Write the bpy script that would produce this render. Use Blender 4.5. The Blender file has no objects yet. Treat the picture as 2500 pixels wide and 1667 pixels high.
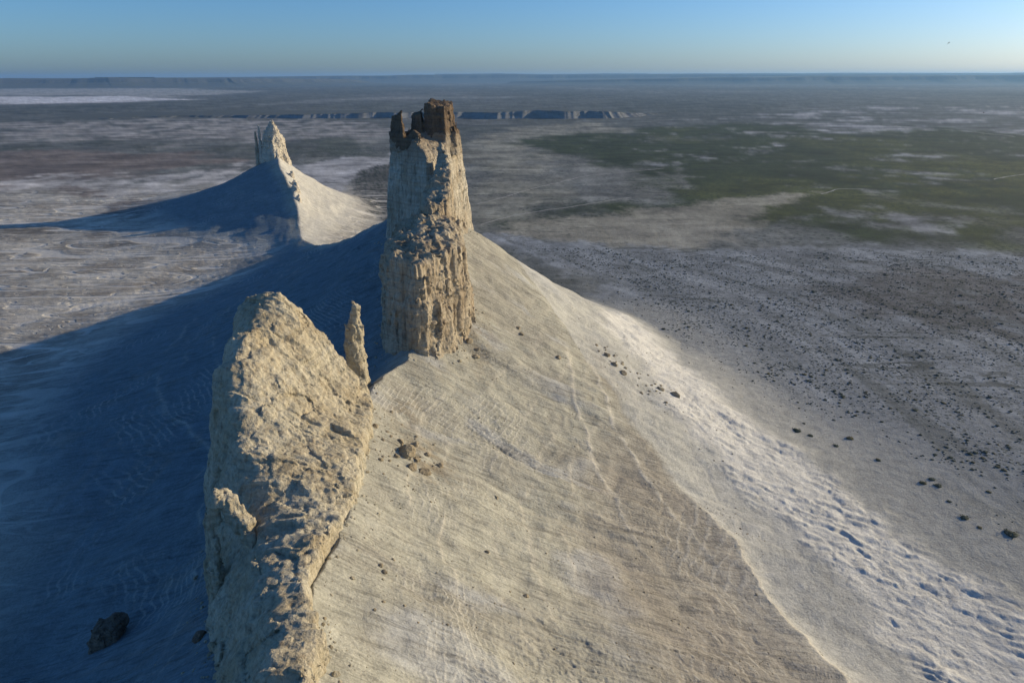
import bpy, math, random, time
import numpy as np
from mathutils import Vector
T0 = time.time()
random.seed(7); np.random.seed(7)
scene = bpy.context.scene
COL = scene.collection

# ------------------------------------------------------------------ camera, sky, sun, exposure
CAM_H = 230.0                      # metres above the plain
PITCH = math.radians(21.2)
FPX = 1667.0                       # 24 mm lens on 36 mm, in pixels of a 2500 px wide frame
cam_d = bpy.data.cameras.new('camera'); cam = bpy.data.objects.new('camera', cam_d); COL.objects.link(cam)
cam_d.sensor_width = 36.0; cam_d.lens = 24.0; cam_d.clip_start = 1.0; cam_d.clip_end = 200000.0
cam.location = (0, 0, CAM_H)
cam.rotation_euler = (math.pi/2 - PITCH, math.radians(0.12), 0)
scene.camera = cam

SUN_EL = math.radians(14.8)
SUN_AZ = math.radians(71.0)        # clockwise from +Y (the view direction): right, a little ahead
wd = bpy.data.worlds.new('World'); scene.world = wd; wd.use_nodes = True
wn = wd.node_tree; wn.nodes.clear()
w_out = wn.nodes.new('ShaderNodeOutputWorld'); w_bg = wn.nodes.new('ShaderNodeBackground')
w_sky = wn.nodes.new('ShaderNodeTexSky'); w_sky.sky_type = 'NISHITA'; w_sky.sun_disc = False
w_sky.sun_elevation = SUN_EL; w_sky.sun_rotation = SUN_AZ
w_sky.altitude = 1500; w_sky.air_density = 1.0; w_sky.dust_density = 3.0; w_sky.ozone_density = 6.0
w_hs = wn.nodes.new('ShaderNodeHueSaturation'); w_hs.inputs['Saturation'].default_value = 1.06
w_bg.inputs['Strength'].default_value = 0.15
wn.links.new(w_sky.outputs[0], w_hs.inputs['Color']); wn.links.new(w_hs.outputs[0], w_bg.inputs['Color'])
wn.links.new(w_bg.outputs[0], w_out.inputs['Surface'])
sun_d = bpy.data.lights.new('sun', 'SUN'); sun_d.energy = 5.0; sun_d.angle = math.radians(0.53); sun_d.color = (1.0, 0.81, 0.53)
sun = bpy.data.objects.new('sun', sun_d); COL.objects.link(sun)
sdir = Vector((math.sin(SUN_AZ)*math.cos(SUN_EL), math.cos(SUN_AZ)*math.cos(SUN_EL), math.sin(SUN_EL)))
sun.rotation_euler = (-sdir).to_track_quat('-Z', 'Y').to_euler(); sun.location = sdir*3000
vs = scene.view_settings
vs.view_transform = 'Standard'; vs.look = 'None'; vs.exposure = 0.0; vs.gamma = 1.0; vs.use_curve_mapping = False
# ------------------------------------------------------------------ noise and field helpers (numpy)
CP, SP = math.cos(PITCH), math.sin(PITCH)
def gp(px, py, z=0.0):
    """plan position of the place that a point of the photograph shows, on ground of height z"""
    u = (px-1250)/FPX; v = (833.5-py)/FPX
    t = (CAM_H-z)/(SP - v*CP)
    return (u*t, (CP+v*SP)*t)
def ay(px, py, Y):
    """the same at a known distance Y: x, y, z"""
    u = (px-1250)/FPX; v = (833.5-py)/FPX
    t = Y/(CP+v*SP)
    return (u*t, Y, CAM_H-(SP-v*CP)*t)

def _h(ix, iy, iz, seed):
    h = (ix.astype(np.int64)*374761393 + iy.astype(np.int64)*668265263 + iz.astype(np.int64)*2147483647 + seed*974634777) & 0xFFFFFFFF
    h = ((h ^ (h >> 13))*1274126177) & 0xFFFFFFFF
    h = ((h ^ (h >> 16))*2246822519) & 0xFFFFFFFF
    return (((h ^ (h >> 15)) & 0xFFFFFF).astype(np.float32))/np.float32(0xFFFFFF)
def _f(t): return t*t*t*(t*(t*6-15)+10)
def noise2(x, y, seed=0):
    x = np.asarray(x, np.float64); y = np.asarray(y, np.float64)
    ix = np.floor(x); iy = np.floor(y); fx = (x-ix); fy = (y-iy)
    z0 = np.zeros(1, np.int64)
    def g(dx, dy):
        a = _h(ix+dx, iy+dy, z0, seed)*(2*np.pi)
        return np.cos(a)*(fx-dx)+np.sin(a)*(fy-dy)
    u = _f(fx); v = _f(fy)
    a = g(0,0); b = g(1,0); c = g(0,1); d = g(1,1)
    return (1.5*((a*(1-u)+b*u)*(1-v)+(c*(1-u)+d*u)*v)).astype(np.float32)
def noise3(x, y, z, seed=0):
    ix = np.floor(x); iy = np.floor(y); iz = np.floor(z); fx = x-ix; fy = y-iy; fz = z-iz
    u = _f(fx); v = _f(fy); w = _f(fz)
    def g(a, b, c): return _h(ix+a, iy+b, iz+c, seed)
    r = ((g(0,0,0)*(1-u)+g(1,0,0)*u)*(1-v)+(g(0,1,0)*(1-u)+g(1,1,0)*u)*v)*(1-w) + ((g(0,0,1)*(1-u)+g(1,0,1)*u)*(1-v)+(g(0,1,1)*(1-u)+g(1,1,1)*u)*v)*w
    return r*2-1
def fbm2(x, y, oct=4, seed=0, lac=2.03, gain=0.5):
    a = 1.0; s = 0; r = 0
    for i in range(oct):
        r = r + a*noise2(x, y, seed+i*17); s += a; a *= gain; x = x*lac+3.1; y = y*lac-1.7
    return r/s
def fbm3(x, y, z, oct=3, seed=0, gain=0.5):
    a = 1.0; s = 0; r = 0
    for i in range(oct):
        r = r + a*noise3(x, y, z, seed+i*17); s += a; a *= gain; x = x*2.03+3.1; y = y*2.03-1.7; z = z*2.03+5.3
    return r/s
def sst(a, b, x):
    t = np.clip((x-a)/(b-a), 0, 1); return t*t*(3-2*t)
def worley(x, y, seed=0):
    ix = np.floor(x); iy = np.floor(y)
    f1 = np.full(x.shape, 9.0); f2 = np.full(x.shape, 9.0); idv = np.zeros(x.shape, np.float32)
    z0 = np.zeros(1, np.int64)
    for dx in (-1,0,1):
        for dy in (-1,0,1):
            cx = ix+dx; cy = iy+dy
            px = cx+_h(cx,cy,z0,seed); py = cy+_h(cx,cy,z0,seed+5)
            d = np.sqrt((x-px)**2+(y-py)**2)
            m = d < f1
            f2 = np.where(m, f1, np.minimum(f2, d)); idv = np.where(m, _h(cx,cy,z0,seed+9), idv); f1 = np.where(m, d, f1)
    return f1, f2, idv
def sdpoly(x, y, P):
    """signed distance to a polygon, negative inside"""
    P = np.asarray(P, float); n = len(P)
    d = np.full(x.shape, 1e18); s = np.ones(x.shape)
    for i in range(n):
        a = P[i]; b = P[i-1]
        ex, ey = b-a; wx = x-a[0]; wy = y-a[1]
        t = np.clip((wx*ex+wy*ey)/(ex*ex+ey*ey+1e-12), 0, 1)
        d = np.minimum(d, (wx-ex*t)**2+(wy-ey*t)**2)
        c1 = y >= a[1]; c2 = y < b[1]; c3 = ex*wy > ey*wx
        s = np.where((c1 & c2 & c3) | (~c1 & ~c2 & ~c3), -s, s)
    return s*np.sqrt(d)
def sdline(x, y, P):
    """distance to an open polyline, its arc parameter, and the side (+ is right of the walking direction)"""
    P = np.asarray(P, float); best = np.full(x.shape, 1e18); par = np.zeros(x.shape); side = np.zeros(x.shape); L = 0
    for i in range(len(P)-1):
        a = P[i]; b = P[i+1]; e = b-a; l = math.hypot(*e)
        wx = x-a[0]; wy = y-a[1]; t = np.clip((wx*e[0]+wy*e[1])/(l*l), 0, 1)
        d = (wx-e[0]*t)**2+(wy-e[1]*t)**2; m = d < best
        best = np.where(m, d, best); par = np.where(m, L+t*l, par); side = np.where(m, np.sign(e[1]*wx-e[0]*wy), side); L += l
    return np.sqrt(best), par, side

# ------------------------------------------------------------------ the lie of the land
# crest of the scree ridge: x, y, height, slope right, slope left
CREST = [(-30,-500,40,.5,.5),(-38,-150,88,.60,.62),(-48,40,100,.62,.70),(-55,130,96,.62,.74),(-57,175,91,.62,.76),(-59,215,88,.62,.76),(-65,262,88,.62,.74),
         (-68,302,91,.58,.68),(-55,350,90,.57,.66),(-55,430,112,.64,.66),(-62,500,133,.76,.66),(-68,560,138,.80,.66),(-120,622,106,.72,.62),
         (-190,750,60,.58,.5),(-255,860,30,.4,.36),(-298,950,22,.40,.28),(-322,1025,38,.62,.40),(-350,1100,62,.80,.52),(-398,1200,88,.88,.60),
         (-428,1270,100,.90,.64),(-452,1330,80,.8,.55),(-520,1480,24,.4,.36),(-560,1600,2,.2,.2)]
def _spline(P, k=4):
    P = np.array(P, float); out = []
    for i in range(len(P)-1):
        p0 = P[max(i-1, 0)]; p1 = P[i]; p2 = P[i+1]; p3 = P[min(i+2, len(P)-1)]
        for t in np.arange(k)/k:
            out.append(.5*((2*p1)+(p2-p0)*t+(2*p0-5*p1+4*p2-p3)*t*t+(3*p1-p0-3*p2+p3)*t**3))
    out.append(P[-1]); return [tuple(p) for p in out]
CREST = _spline(CREST, 3)
def ridge(x, y):
    """scree height, distance to the crest, side of it, arc length"""
    n = np.hypot(x, y) < 2600
    if not n.all():
        z = np.zeros(x.shape); dd = np.full(x.shape, 1e4); sg = np.sign(x+300.0); ar = y.copy()
        if n.any():
            q = ridge(x[n], y[n])
            for o, v in zip((z, dd, sg, ar), q): o[n] = v
        return z, dd, sg, ar
    x = x+4.0*noise2(x/31., y/31., 401)+1.3*noise2(x/9., y/9., 402); y = y+4.0*noise2(x/37., y/37., 403)
    z = np.zeros(x.shape); dd = np.full(x.shape, 1e9); sgn = np.zeros(x.shape); arc = np.zeros(x.shape); L = 0.0
    for a, b in zip(CREST[:-1], CREST[1:]):
        ex = b[0]-a[0]; ey = b[1]-a[1]; l2 = ex*ex+ey*ey
        t = np.clip(((x-a[0])*ex+(y-a[1])*ey)/l2, 0, 1)
        vx = x-(a[0]+ex*t); vy = y-(a[1]+ey*t)
        d = np.sqrt(vx*vx+vy*vy); s = np.sign(ey*vx-ex*vy)
        h = a[2]+(b[2]-a[2])*t
        sl = np.where(s > 0, a[3]+(b[3]-a[3])*t, a[4]+(b[4]-a[4])*t)
        yy = a[1]+ey*t
        p = np.where(s > 0, 2.0-0.72*sst(280, 520, yy)+.42*sst(800, 1000, yy), 2.0+.5*sst(900, 1100, yy))
        D = p*h/sl
        zz = h*np.clip(1-d/D, 0, 1)**p
        m = zz > z
        z = np.where(m, zz, z)
        m2 = d < dd
        dd = np.where(m2, d, dd); sgn = np.where(m2, s, sgn); arc = np.where(m2, L+np.sqrt(l2)*t, arc)
        L += math.sqrt(l2)
    return z, dd, sgn, arc
SEAM1 = [(36,440),(37,421),(38.5,358),(45,308),(55.5,265),(69,229),(84,192),(98,160)]
SEAM2 = [(52,440),(54.5,417),(59,350),(72,310),(88,269),(99,236),(108,205),(118,170)]
LIP = [(168,60),(150,120),(126,197),(115,233),(110,273),(89,319),(70,372),(50,430)]        # the edge of the lower terrace
CRUMBLE = [(72,548),(92,456),(107,380),(124,334),(140,297),(150,256),(158,204),(180,140),(300,60),(420,60),(300,180),(243,238),(234,264),(219,290),(207,322),(200,356),(188,394),(172,414),(154,466),(136,560),(118,640),(96,640)]

def land(x, y, detail=True):
    """height of the ground, and masks"""
    z, d, s, arc = ridge(x, y)
    r = np.hypot(x, y)
    M = {}
    right = s > 0
    # scree mask
    on = sst(1.5, 22, z)
    M['scree'] = on
    farc = sst(820, 960, y)*sst(-120, -200, x)*on
    z = z + farc*np.clip(d/30, 0, 1)*(2.6*(1-2*np.abs(noise2(arc/15., d/120., 21)))+1.2*(1-2*np.abs(noise2(arc/6.5, d/60., 22)))-1.0)
    M['farc'] = farc
    # broad undulation of the slopes, along the fall line
    wob = fbm2(arc/46.0, d/170.0, 3, 11)
    z = z + on*wob*np.clip(d/60, 0, 1)*3.0
    # gullies and ribs of the slope
    rb = fbm2(arc/13.0+0.02*d, d/95.0, 3, 23)
    z = z + on*np.clip(d/40, 0, 1)*rb*1.1
    # branching rills cut down the fall line
    wa = arc+5*fbm2(arc/22., d/30., 2, 27)
    gl = np.maximum(sst(.09, .0, np.abs(fbm2(wa/11., d/75., 2, 28))), .7*sst(.10, .0, np.abs(fbm2(wa/5., d/34., 2, 29))))*sst(-.25, .2, fbm2(arc/50., d/60., 2, 30))
    z = z - .42*gl*on*np.clip(d/20, 0, 1)*(r < 900)
    M['rill'] = gl*on*(r < 900)
    # hard bands crossing the slope as little steps
    for k, zb in enumerate((76, 69, 57, 50.5, 43, 36)):
        zz = z - zb + 1.3*fbm2(arc/34.0, d/60.0, 2, 31+k)
        amp = 0.3*sst(-.25, .35, fbm2(arc/40.0, z/30.0, 2, 51+k))
        z = z + on*amp*np.where(zz > 0, np.exp(-np.abs(zz)/1.8), np.exp(-np.abs(zz)/0.5))*(r < 900)
    # ground broken into clods low on the near slope, and a cloddy ribbon under the crest
    cm = np.exp(-(((x-14)/26.)**2+((y-158)/34.)**2))+.6*np.exp(-(((x+8)/14.)**2+((y-330)/60.)**2))+.5*np.exp(-(((x+40)/12.)**2+((y-255)/40.)**2))
    cm = cm*on*right*(r < 700)
    z = z + cm*(.75*(1-2*np.abs(noise2(x/5.5, y/3.2, 61)))*sst(-.3, .3, noise2(x/17., y/17., 63))+.35*(1-2*np.abs(noise2(x/2.2, y/1.5, 62))))
    near = r < 1500
    seam = np.zeros(x.shape)
    # lower terrace with its sharp lip
    ld, lp, ls = sdline(x, y, LIP)
    lw = 9*fbm2(lp/55.0, lp*0, 2, 70)+4.0*fbm2(lp/16.0, lp*0, 3, 71)
    e = -ls*ld+lw
    fade = sst(0, 60, lp)*(1-sst(170, 330, lp))
    bump = 3.0*np.where(e > 0, np.exp(-np.clip(e,0,500)/30.0), np.exp(np.clip(e,-500,0)/5.0))*fade
    z = z + np.where(near & (right), bump, 0)
    for k, ln in enumerate((SEAM1, SEAM2)):                         # two hard seams running along the slope, beaded
        sdn, sp, ss = sdline(x, y, ln); ee = -ss*sdn+6*fbm2(sp/46., sp*0, 2, 181+k)+3.2*fbm2(sp/13., sp*0, 3, 171+k)
        bead = sst(-.55, .2, fbm2(sp/9., sp*0+k, 3, 175+k))*sst(0, 25, sp)*(1-sst(130, 225, sp))
        z = z + np.where(near & right, (.6*bead)*np.where(ee > 0, np.exp(-np.clip(ee, 0, 99)/5.), np.exp(np.clip(ee, -99, 0)/1.3)), 0)
        seam = np.maximum(seam, np.where(near & right, bead*np.exp(-(ee/1.3)**2), 0))
    M['seam'] = seam
    M['lip'] = np.where(near, np.exp(-np.abs(e)/2.0)*fade, 0)
    M['below'] = np.where(near & right, sst(4, -4, e), 0)
    # crumbling white toe of the slope
    cs = np.full(x.shape, 99.0)
    bb = (x > 20) & (x < 440) & (y > 20) & (y < 760)
    toe = np.zeros(x.shape)
    if bb.any():
        xb = x[bb]; yb = y[bb]
        c = sdpoly(xb, yb, CRUMBLE) + 16*fbm2(xb/28., yb/28., 3, 83)
        m = sst(8, -16, c)
        # lobes elongated down the slope
        ca, sa = math.cos(0.42), math.sin(0.42)
        wx = xb+3.5*fbm2(xb/11., yb/11., 2, 91); wy = yb+3.5*fbm2(xb/11., yb/11., 2, 92)
        lx = (wx*ca-wy*sa); ly = (wx*sa+wy*ca); vq = .55+.6*sst(-.4, .2, fbm2(xb/55., yb/55., 2, 98))
        f1, f2, iv = worley(lx/10.0, ly/4.0, 3)
        g1, g2, jv = worley(lx/5.5+4, ly/2.4, 8)
        dome = np.clip(1-(f1/0.75)**2, 0, 1)*(iv > .25)*(.3+1.1*iv)
        dome2 = np.clip(1-(g1/0.8)**2, 0, 1)*(.2+jv)
        vary = .35+.65*sst(-.3, .35, fbm2(xb/40., yb/40., 2, 97))
        rid = 3.2*np.abs(noise2(lx/17., ly/6.0, 93))-.6; rid2 = 3.0*np.abs(noise2(lx/8.5, ly/3.2, 94))-.5
        rid3 = 3.0*np.abs(noise2(lx/4.4, ly/1.9, 95))-.5
        g1_ = sst(.13, .0, np.abs(fbm2(lx/34., ly/8., 2, 96))); g2_ = sst(.15, .0, np.abs(fbm2(lx/15., ly/4., 2, 98)))
        hgt = m*(.3+vq*(.62*dome+.36*dome2+.12*rid3+.12*rid-.3*g1_))
        # larger bluffs at the outer rim
        rim = sst(-26, -8, c)*m
        k1, k2, kv = worley(lx/30.0, ly/13.0, 13)
        hgt = hgt + rim*sst(-.1, .35, fbm2(xb/45., yb/45., 2, 99))*(1.7*np.sqrt(np.clip(1-(k1/.8)**2, 0, 1))*(.2+kv)-.5)
        z[bb] += hgt
        toe[bb] = m
    M['toe'] = toe
    # plain: gentle swells
    flat = 1-sst(0.5, 10, z)
    far = sst(600, 3000, r)
    z = z + fbm2(x/210., y/210., 3, 101)*(1.2+2.0*far)*(1-on)
    # left plain: shallow braided gullies running away from the ridge
    lm = sst(-170, -280, x)*sst(1700, 1300, y)
    br = np.zeros(x.shape)
    ib = (lm > 0) & (r < 2600)
    if ib.any():
        xb = x[ib]; yb = y[ib]
        ca, sa = math.cos(0.85), math.sin(0.85)
        wx = xb+26*fbm2(xb/60., yb/60., 3, 111); wy = yb+26*fbm2(xb/60., yb/60., 3, 112)
        fl = wx*ca+wy*sa; ac = -wx*sa+wy*ca
        n1 = np.abs(fbm2(fl/170., ac/46., 2, 121)); n2 = np.abs(fbm2(fl/70., ac/20., 3, 131)); n3 = np.abs(fbm2(fl/26., ac/8., 3, 133))
        ch = np.maximum(sst(.085, .03, n1), np.maximum(.9*sst(.06, .015, n2), .6*sst(.05, .01, n3)*sst(.3, .1, n2)))
        br[ib] = ch
        bank = .75*sst(.03, .09, n1)+.5*sst(.015, .06, n2)+.22*sst(.01, .05, n3)
        z[ib] += (lm[ib]*(1-on[ib]))*(.6*bank-.6+0.08*fbm2(xb/9., yb/9., 2, 137))
    M['braid'] = br*lm*(1-on)
    M['left'] = lm
    # near plain on the right: faint wash lines
    if detail:
        z = z + (1-on)*0.14*fbm2(x/5., y/5., 2, 141)*(r < 1200) + on*(r < 900)*0.16*fbm2(x/3.0, y/3.0, 2, 143)
    M['d'] = d; M['arc'] = arc; M['right'] = right; M['r'] = r
    return z, M

def hgt(x, y):
    z, _ = land(np.array([float(x)]), np.array([float(y)])); return float(z[0])

# ------------------------------------------------------------------ ground colours (base colours, linear)
def mixc(c, col, m):
    return c*(1-m[:, None])+np.array(col, np.float32)[None, :]*m[:, None]
def region(x, y, pix, soft, wob=0.0, wl=100., seed=0):
    P = [gp(a, b) for a, b in pix]
    w = (wob*fbm2(x/wl, y/wl, 4, seed)+.7*wob*fbm2(x/(wl*.3), y/(wl*.5), 5, seed+70)) if wob else 0
    return sst(soft, -soft, sdpoly(x, y, P)+w)

def ground_colour(x, y, z, M):
    n = len(x); r = M['r']
    SAND = (.27,.27,.235); GREY = (.15,.158,.145); DARK = (.075,.085,.065); BROWN = (.24,.215,.18); GREEN = (.040,.056,.020); OLIVE = (.10,.11,.03)
    SCREE = (.42,.405,.32); SCREE2 = (.35,.335,.27); CHALK = (.55,.535,.475)
    c = np.tile(np.array(GREY, np.float32), (n, 1))
    big = fbm2(x/620., y/1100., 4, 201); mid = fbm2(x/150., y/210., 4, 211); sm = fbm2(x/28., y/28., 4, 221)
    xl = fbm2(x/2600., y/5200., 4, 231)
    # the plain at large: dull grey brown with pale and dark drifts
    c = mixc(c, SAND, .75*sst(-.05, .35, big+.4*mid+.35*sm))
    c = mixc(c, DARK, .7*sst(.05, .4, -big+.5*mid-.3*sm))
    far = sst(2200, 3600, y)
    c = mixc(c, (.105,.115,.105), far*.8)
    c = mixc(c, (.22,.22,.21), far*.5*sst(.12, .4, xl+.35*fbm2(x/700., y/1500., 3, 233)))
    c = mixc(c, (.05,.06,.05), far*.5*sst(.12, .4, -xl+.3*mid))
    # near plain left of the ridge, in the sun: pale brown ground cut by white washes
    L = M['left']
    tone = sst(-.25, .3, fbm2(x/75., y/75., 4, 241)+.3*sm)
    c = mixc(c, (.60,.56,.46), L)
    c = mixc(c, (.30,.265,.215), L*.6*tone)
    # left middle distance
    c = mixc(c, (.40,.38,.35), region(x, y, [(0,300),(560,285),(950,300),(960,330),(700,345),(560,340),(0,345)], 160, 420, 500., 3)*.8*sst(-.45, .25, fbm2(x/90., y/170., 4, 84)))
    c = mixc(c, (.20,.165,.14), region(x, y, [(-400,372),(100,365),(330,372),(470,368),(560,392),(330,420),(120,455),(-400,470)], 60, 170, 200., 5)*.85)
    c = mixc(c, (.56,.54,.50), region(x, y, [(0,440),(130,420),(330,432),(520,415),(610,395),(640,430),(420,470),(250,478),(120,458),(0,470)], 30, 95, 110., 7)*.85*sst(-.5, .15, fbm2(x/45., y/80., 4, 85)))
    c = mixc(c, (.22,.18,.15), region(x, y, [(120,455),(170,448),(240,462),(250,478),(180,478)], 8, 20, 40., 8)*.8)
    c = mixc(c, (.19,.16,.14), region(x, y, [(250,500),(330,480),(430,505),(430,530),(330,545),(240,530)], 14, 30, 60., 9)*.8)
    # bluish salt flats behind the far tower and beside the main one
    c = mixc(c, (.52,.51,.49), region(x, y, [(720,405),(830,385),(960,372),(960,400),(880,430),(830,465),(860,520),(780,470)], 20, 50, 90., 13)*.8)
    c = mixc(c, (.09,.105,.08), region(x, y, [(745,340),(800,330),(870,345),(900,375),(960,372),(960,382),(860,385),(800,372)], 25, 70, 90., 15)*.7)
    dk = region(x, y, [(862,445),(880,415),(960,395),(980,560),(905,520),(870,480)], 10, 22, 30., 17)
    c = mixc(c, (.13,.125,.11), dk*.9); c = mixc(c, (.05,.06,.05), dk*sst(.0, .25, fbm2(x/7., y/9., 3, 19)))
    # right: pale pan beside the main tower
    pan = region(x, y, [(1150,345),(1250,312),(1420,300),(1560,318),(1430,340),(1330,360),(1310,395),(1390,470),(1300,560),(1150,560)], 60, 150, 260., 21)
    c = mixc(c, (.31,.30,.235), pan*.85)
    c = mixc(c, (.13,.13,.115), pan*.8*sst(.08, .4, fbm2(x/240.+y/400., y/42.-x/260., 4, 23)))
    # green steppe
    gm = region(x, y, [(1290,350),(1500,322),(1760,300),(2100,318),(2900,320),(2900,640),(2400,600),(2050,575),(1760,560),(1450,535),(1340,500),(1560,450),(1360,400)], 90, 330, 420., 25)
    gt = fbm2(x/330., y/620., 4, 27)+.5*fbm2(x/60., y/110., 3, 29)
    c = mixc(c, GREEN, gm*.97*sst(-.6, -.2, gt))
    c = mixc(c, OLIVE, gm*.6*sst(.0, .4, fbm2(x/520., y/900., 3, 33)+.25*fbm2(x/60., y/110., 3, 35)))
    c = mixc(c, OLIVE, region(x, y, [(2080,440),(2300,395),(2900,390),(2900,480),(2300,478)], 50, 110, 150., 37)*.75*sst(-.3, .2, fbm2(x/60., y/100., 3, 39)))
    # white drifts over the steppe
    c = mixc(c, (.42,.42,.42), region(x, y, [(1700,290),(1960,262),(2900,262),(2900,345),(2400,338),(2000,330)], 200, 500, 500., 43)*.85*sst(-.1, .5, fbm2(x/500., y/380., 5, 45)+.5*fbm2(x/70., y/90., 4, 46)))
    c = mixc(c, (.40,.40,.40), gm*.75*sst(.16, .62, fbm2(x/300., y/330., 5, 47)+.55*fbm2(x/55., y/80., 4, 48)))
    # beige tongue and grey shrub flats nearer
    tg = region(x, y, [(1150,590),(1250,545),(1500,520),(1800,485),(1980,470),(1830,540),(1780,590),(1650,615),(1450,600),(1300,590)], 26, 60, 90., 49)
    c = mixc(c, (.35,.325,.25), tg*.85)
    sf = region(x, y, [(1120,565),(1400,592),(1700,612),(2100,600),(2900,650),(2900,1330),(2400,1230),(2200,1110),(1950,1030),(1750,930),(1500,740),(1350,640)], 22, 40, 60., 51)
    c = mixc(c, (.27,.285,.285), sf*.92)
    c = mixc(c, (.38,.40,.40), sf*.75*sst(.0, .35, fbm2(M['arc']/170., M['d']/17., 5, 53)+.25*sm))
    c = mixc(c, (.125,.115,.105), sf*.75*region(x, y, [(1950,720),(2150,650),(2900,690),(2900,900),(2500,860),(2200,780)], 30, 50, 60., 55)*sst(-.4, .1, sm+mid))
    c = mixc(c, (.075,.08,.06), sf*.4*sst(.05, .35, fbm2(M['arc']/210.+3, M['d']/22., 5, 57)+.2*sm))
    # clean wash between shrub flats and the white toe
    toe_out = sst(105, 35, sdpoly(x, y, CRUMBLE)+10*sm)*(1-M['toe'])
    c = mixc(c, (.40,.395,.35), toe_out*.9*(M['right']))
    # salt lake far on the left
    c = mixc(c, (.72,.72,.72), region(x, y, [(-800,248),(-800,236),(300,233),(480,241),(250,249),(0,251)], 120, 160, 900., 61)*.9)
    c = mixc(c, (.50,.50,.47), region(x, y, [(-800,232),(-800,216),(400,214),(640,221),(420,236),(250,231)], 300, 500, 1500., 63)*.6)
    c = mixc(c, (.35,.36,.34), region(x, y, [(500,262),(900,236),(1300,236),(1250,240),(900,243)], 100, 300, 900., 65)*.35)
    mot = 1+sst(450, 900, r)*(.30*fbm2(x/95., y/150., 4, 81)+.34*fbm2(x/24., y/45., 4, 82))
    c = c*np.clip(mot, .45, 1.6)[:, None]
    # the scree slopes
    on = M['scree']
    t = fbm2(M['arc']/60., M['d']/90., 4, 301)+.35*sm
    sc = np.tile(np.array(SCREE, np.float32), (n, 1)); sc = mixc(sc, SCREE2, sst(-.25, .25, t))
    sc = mixc(sc, (.43,.435,.41), .7*sst(.08, .4, fbm2(M['arc']/30., M['d']/60., 4, 305)))
    st = fbm2(M['arc']/4.0+.03*M['d'], M['d']/70., 4, 307)
    sc = mixc(sc, (.24,.225,.185), .35*sst(.1, .45, st))
    sc = mixc(sc, CHALK, .75*sst(30, 4, z)*M['right'])
    sc = mixc(sc, (.15,.205,.23), .88*(~M['right'])*sst(0, 25, M['d'])*(r < 1900))  # shade put into the colour: flank left of the crest darkened and blued
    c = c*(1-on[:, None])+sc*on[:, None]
    c = mixc(c, (.60,.575,.49), M['farc']*.8*M['right'])
    c = mixc(c, (.27,.245,.195), M['rill']*.35)
    deb = np.exp(-(((x+38+.35*(y-262))/13.)**2+((y-262)/15.)**2))+.9*np.exp(-(((x-62)/11.)**2+((y-425)/34.)**2))+.7*np.exp(-(((x+52)/9.)**2+((y-293)/14.)**2))+.6*np.exp(-(((x+20)/10.)**2+((y-385)/40.)**2))
    c = mixc(c, (.29,.235,.15), np.clip(deb, 0, 1)*on*.8*sst(-.35, .25, fbm2(x/7., y/5., 4, 315)))
    # hard pale bands cut in steps, and the terrace lip
    for k, zb in enumerate((76, 69, 57, 50.5, 43, 36)):
        zz = z - zb + 1.3*fbm2(M['arc']/34., M['d']/60., 2, 31+k)
        c = mixc(c, (.58,.53,.42), on*.35*np.exp(-(zz/.5)**2)*sst(-.15, .3, fbm2(M['arc']/40., z/30., 2, 51+k))*(r < 900))
    c = mixc(c, (.30,.255,.20), on*(1-M['below'])*.5*sst(26, 8, np.abs(z-22))*M['right']*(r < 500))
    c = mixc(c, (.52,.515,.46), on*M['below']*.6)
    c = mixc(c, (.66,.60,.46), M['lip']*.6)
    c = mixc(c, (.68,.63,.50), M['seam']*.8)
    c = mixc(c, (.70,.68,.60), M['toe']*.85)
    v = 1+.16*fbm2(x/9., y/9., 3, 311)
    return np.clip(c*v[:, None], 0.01, .85).astype(np.float32)
# ------------------------------------------------------------------ mesh and material helpers
def mesh_np(name, V, F, smooth=True):
    me = bpy.data.meshes.new(name)
    V = np.asarray(V, np.float32); F = np.asarray(F, np.int32); k = F.shape[1]
    me.vertices.add(len(V)); me.vertices.foreach_set('co', V.ravel())
    me.loops.add(F.size); me.loops.foreach_set('vertex_index', F.ravel())
    me.polygons.add(len(F)); me.polygons.foreach_set('loop_start', np.arange(0, F.size, k, dtype=np.int32))
    me.polygons.foreach_set('use_smooth', np.full(len(F), smooth, dtype=bool))
    me.update(calc_edges=True); me.validate()
    return me
def link(name, me, mat=None, parent=None, loc=None):
    o = bpy.data.objects.new(name, me); COL.objects.link(o)
    if mat is not None and not me.materials: me.materials.append(mat)
    if parent is not None: o.parent = parent
    if loc is not None: o.location = loc
    return o
def tag(o, label=None, cat=None, group=None, kind=None):
    if label: o['label'] = label
    if cat: o['category'] = cat
    if group: o['group'] = group
    if kind: o['kind'] = kind
    return o
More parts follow.
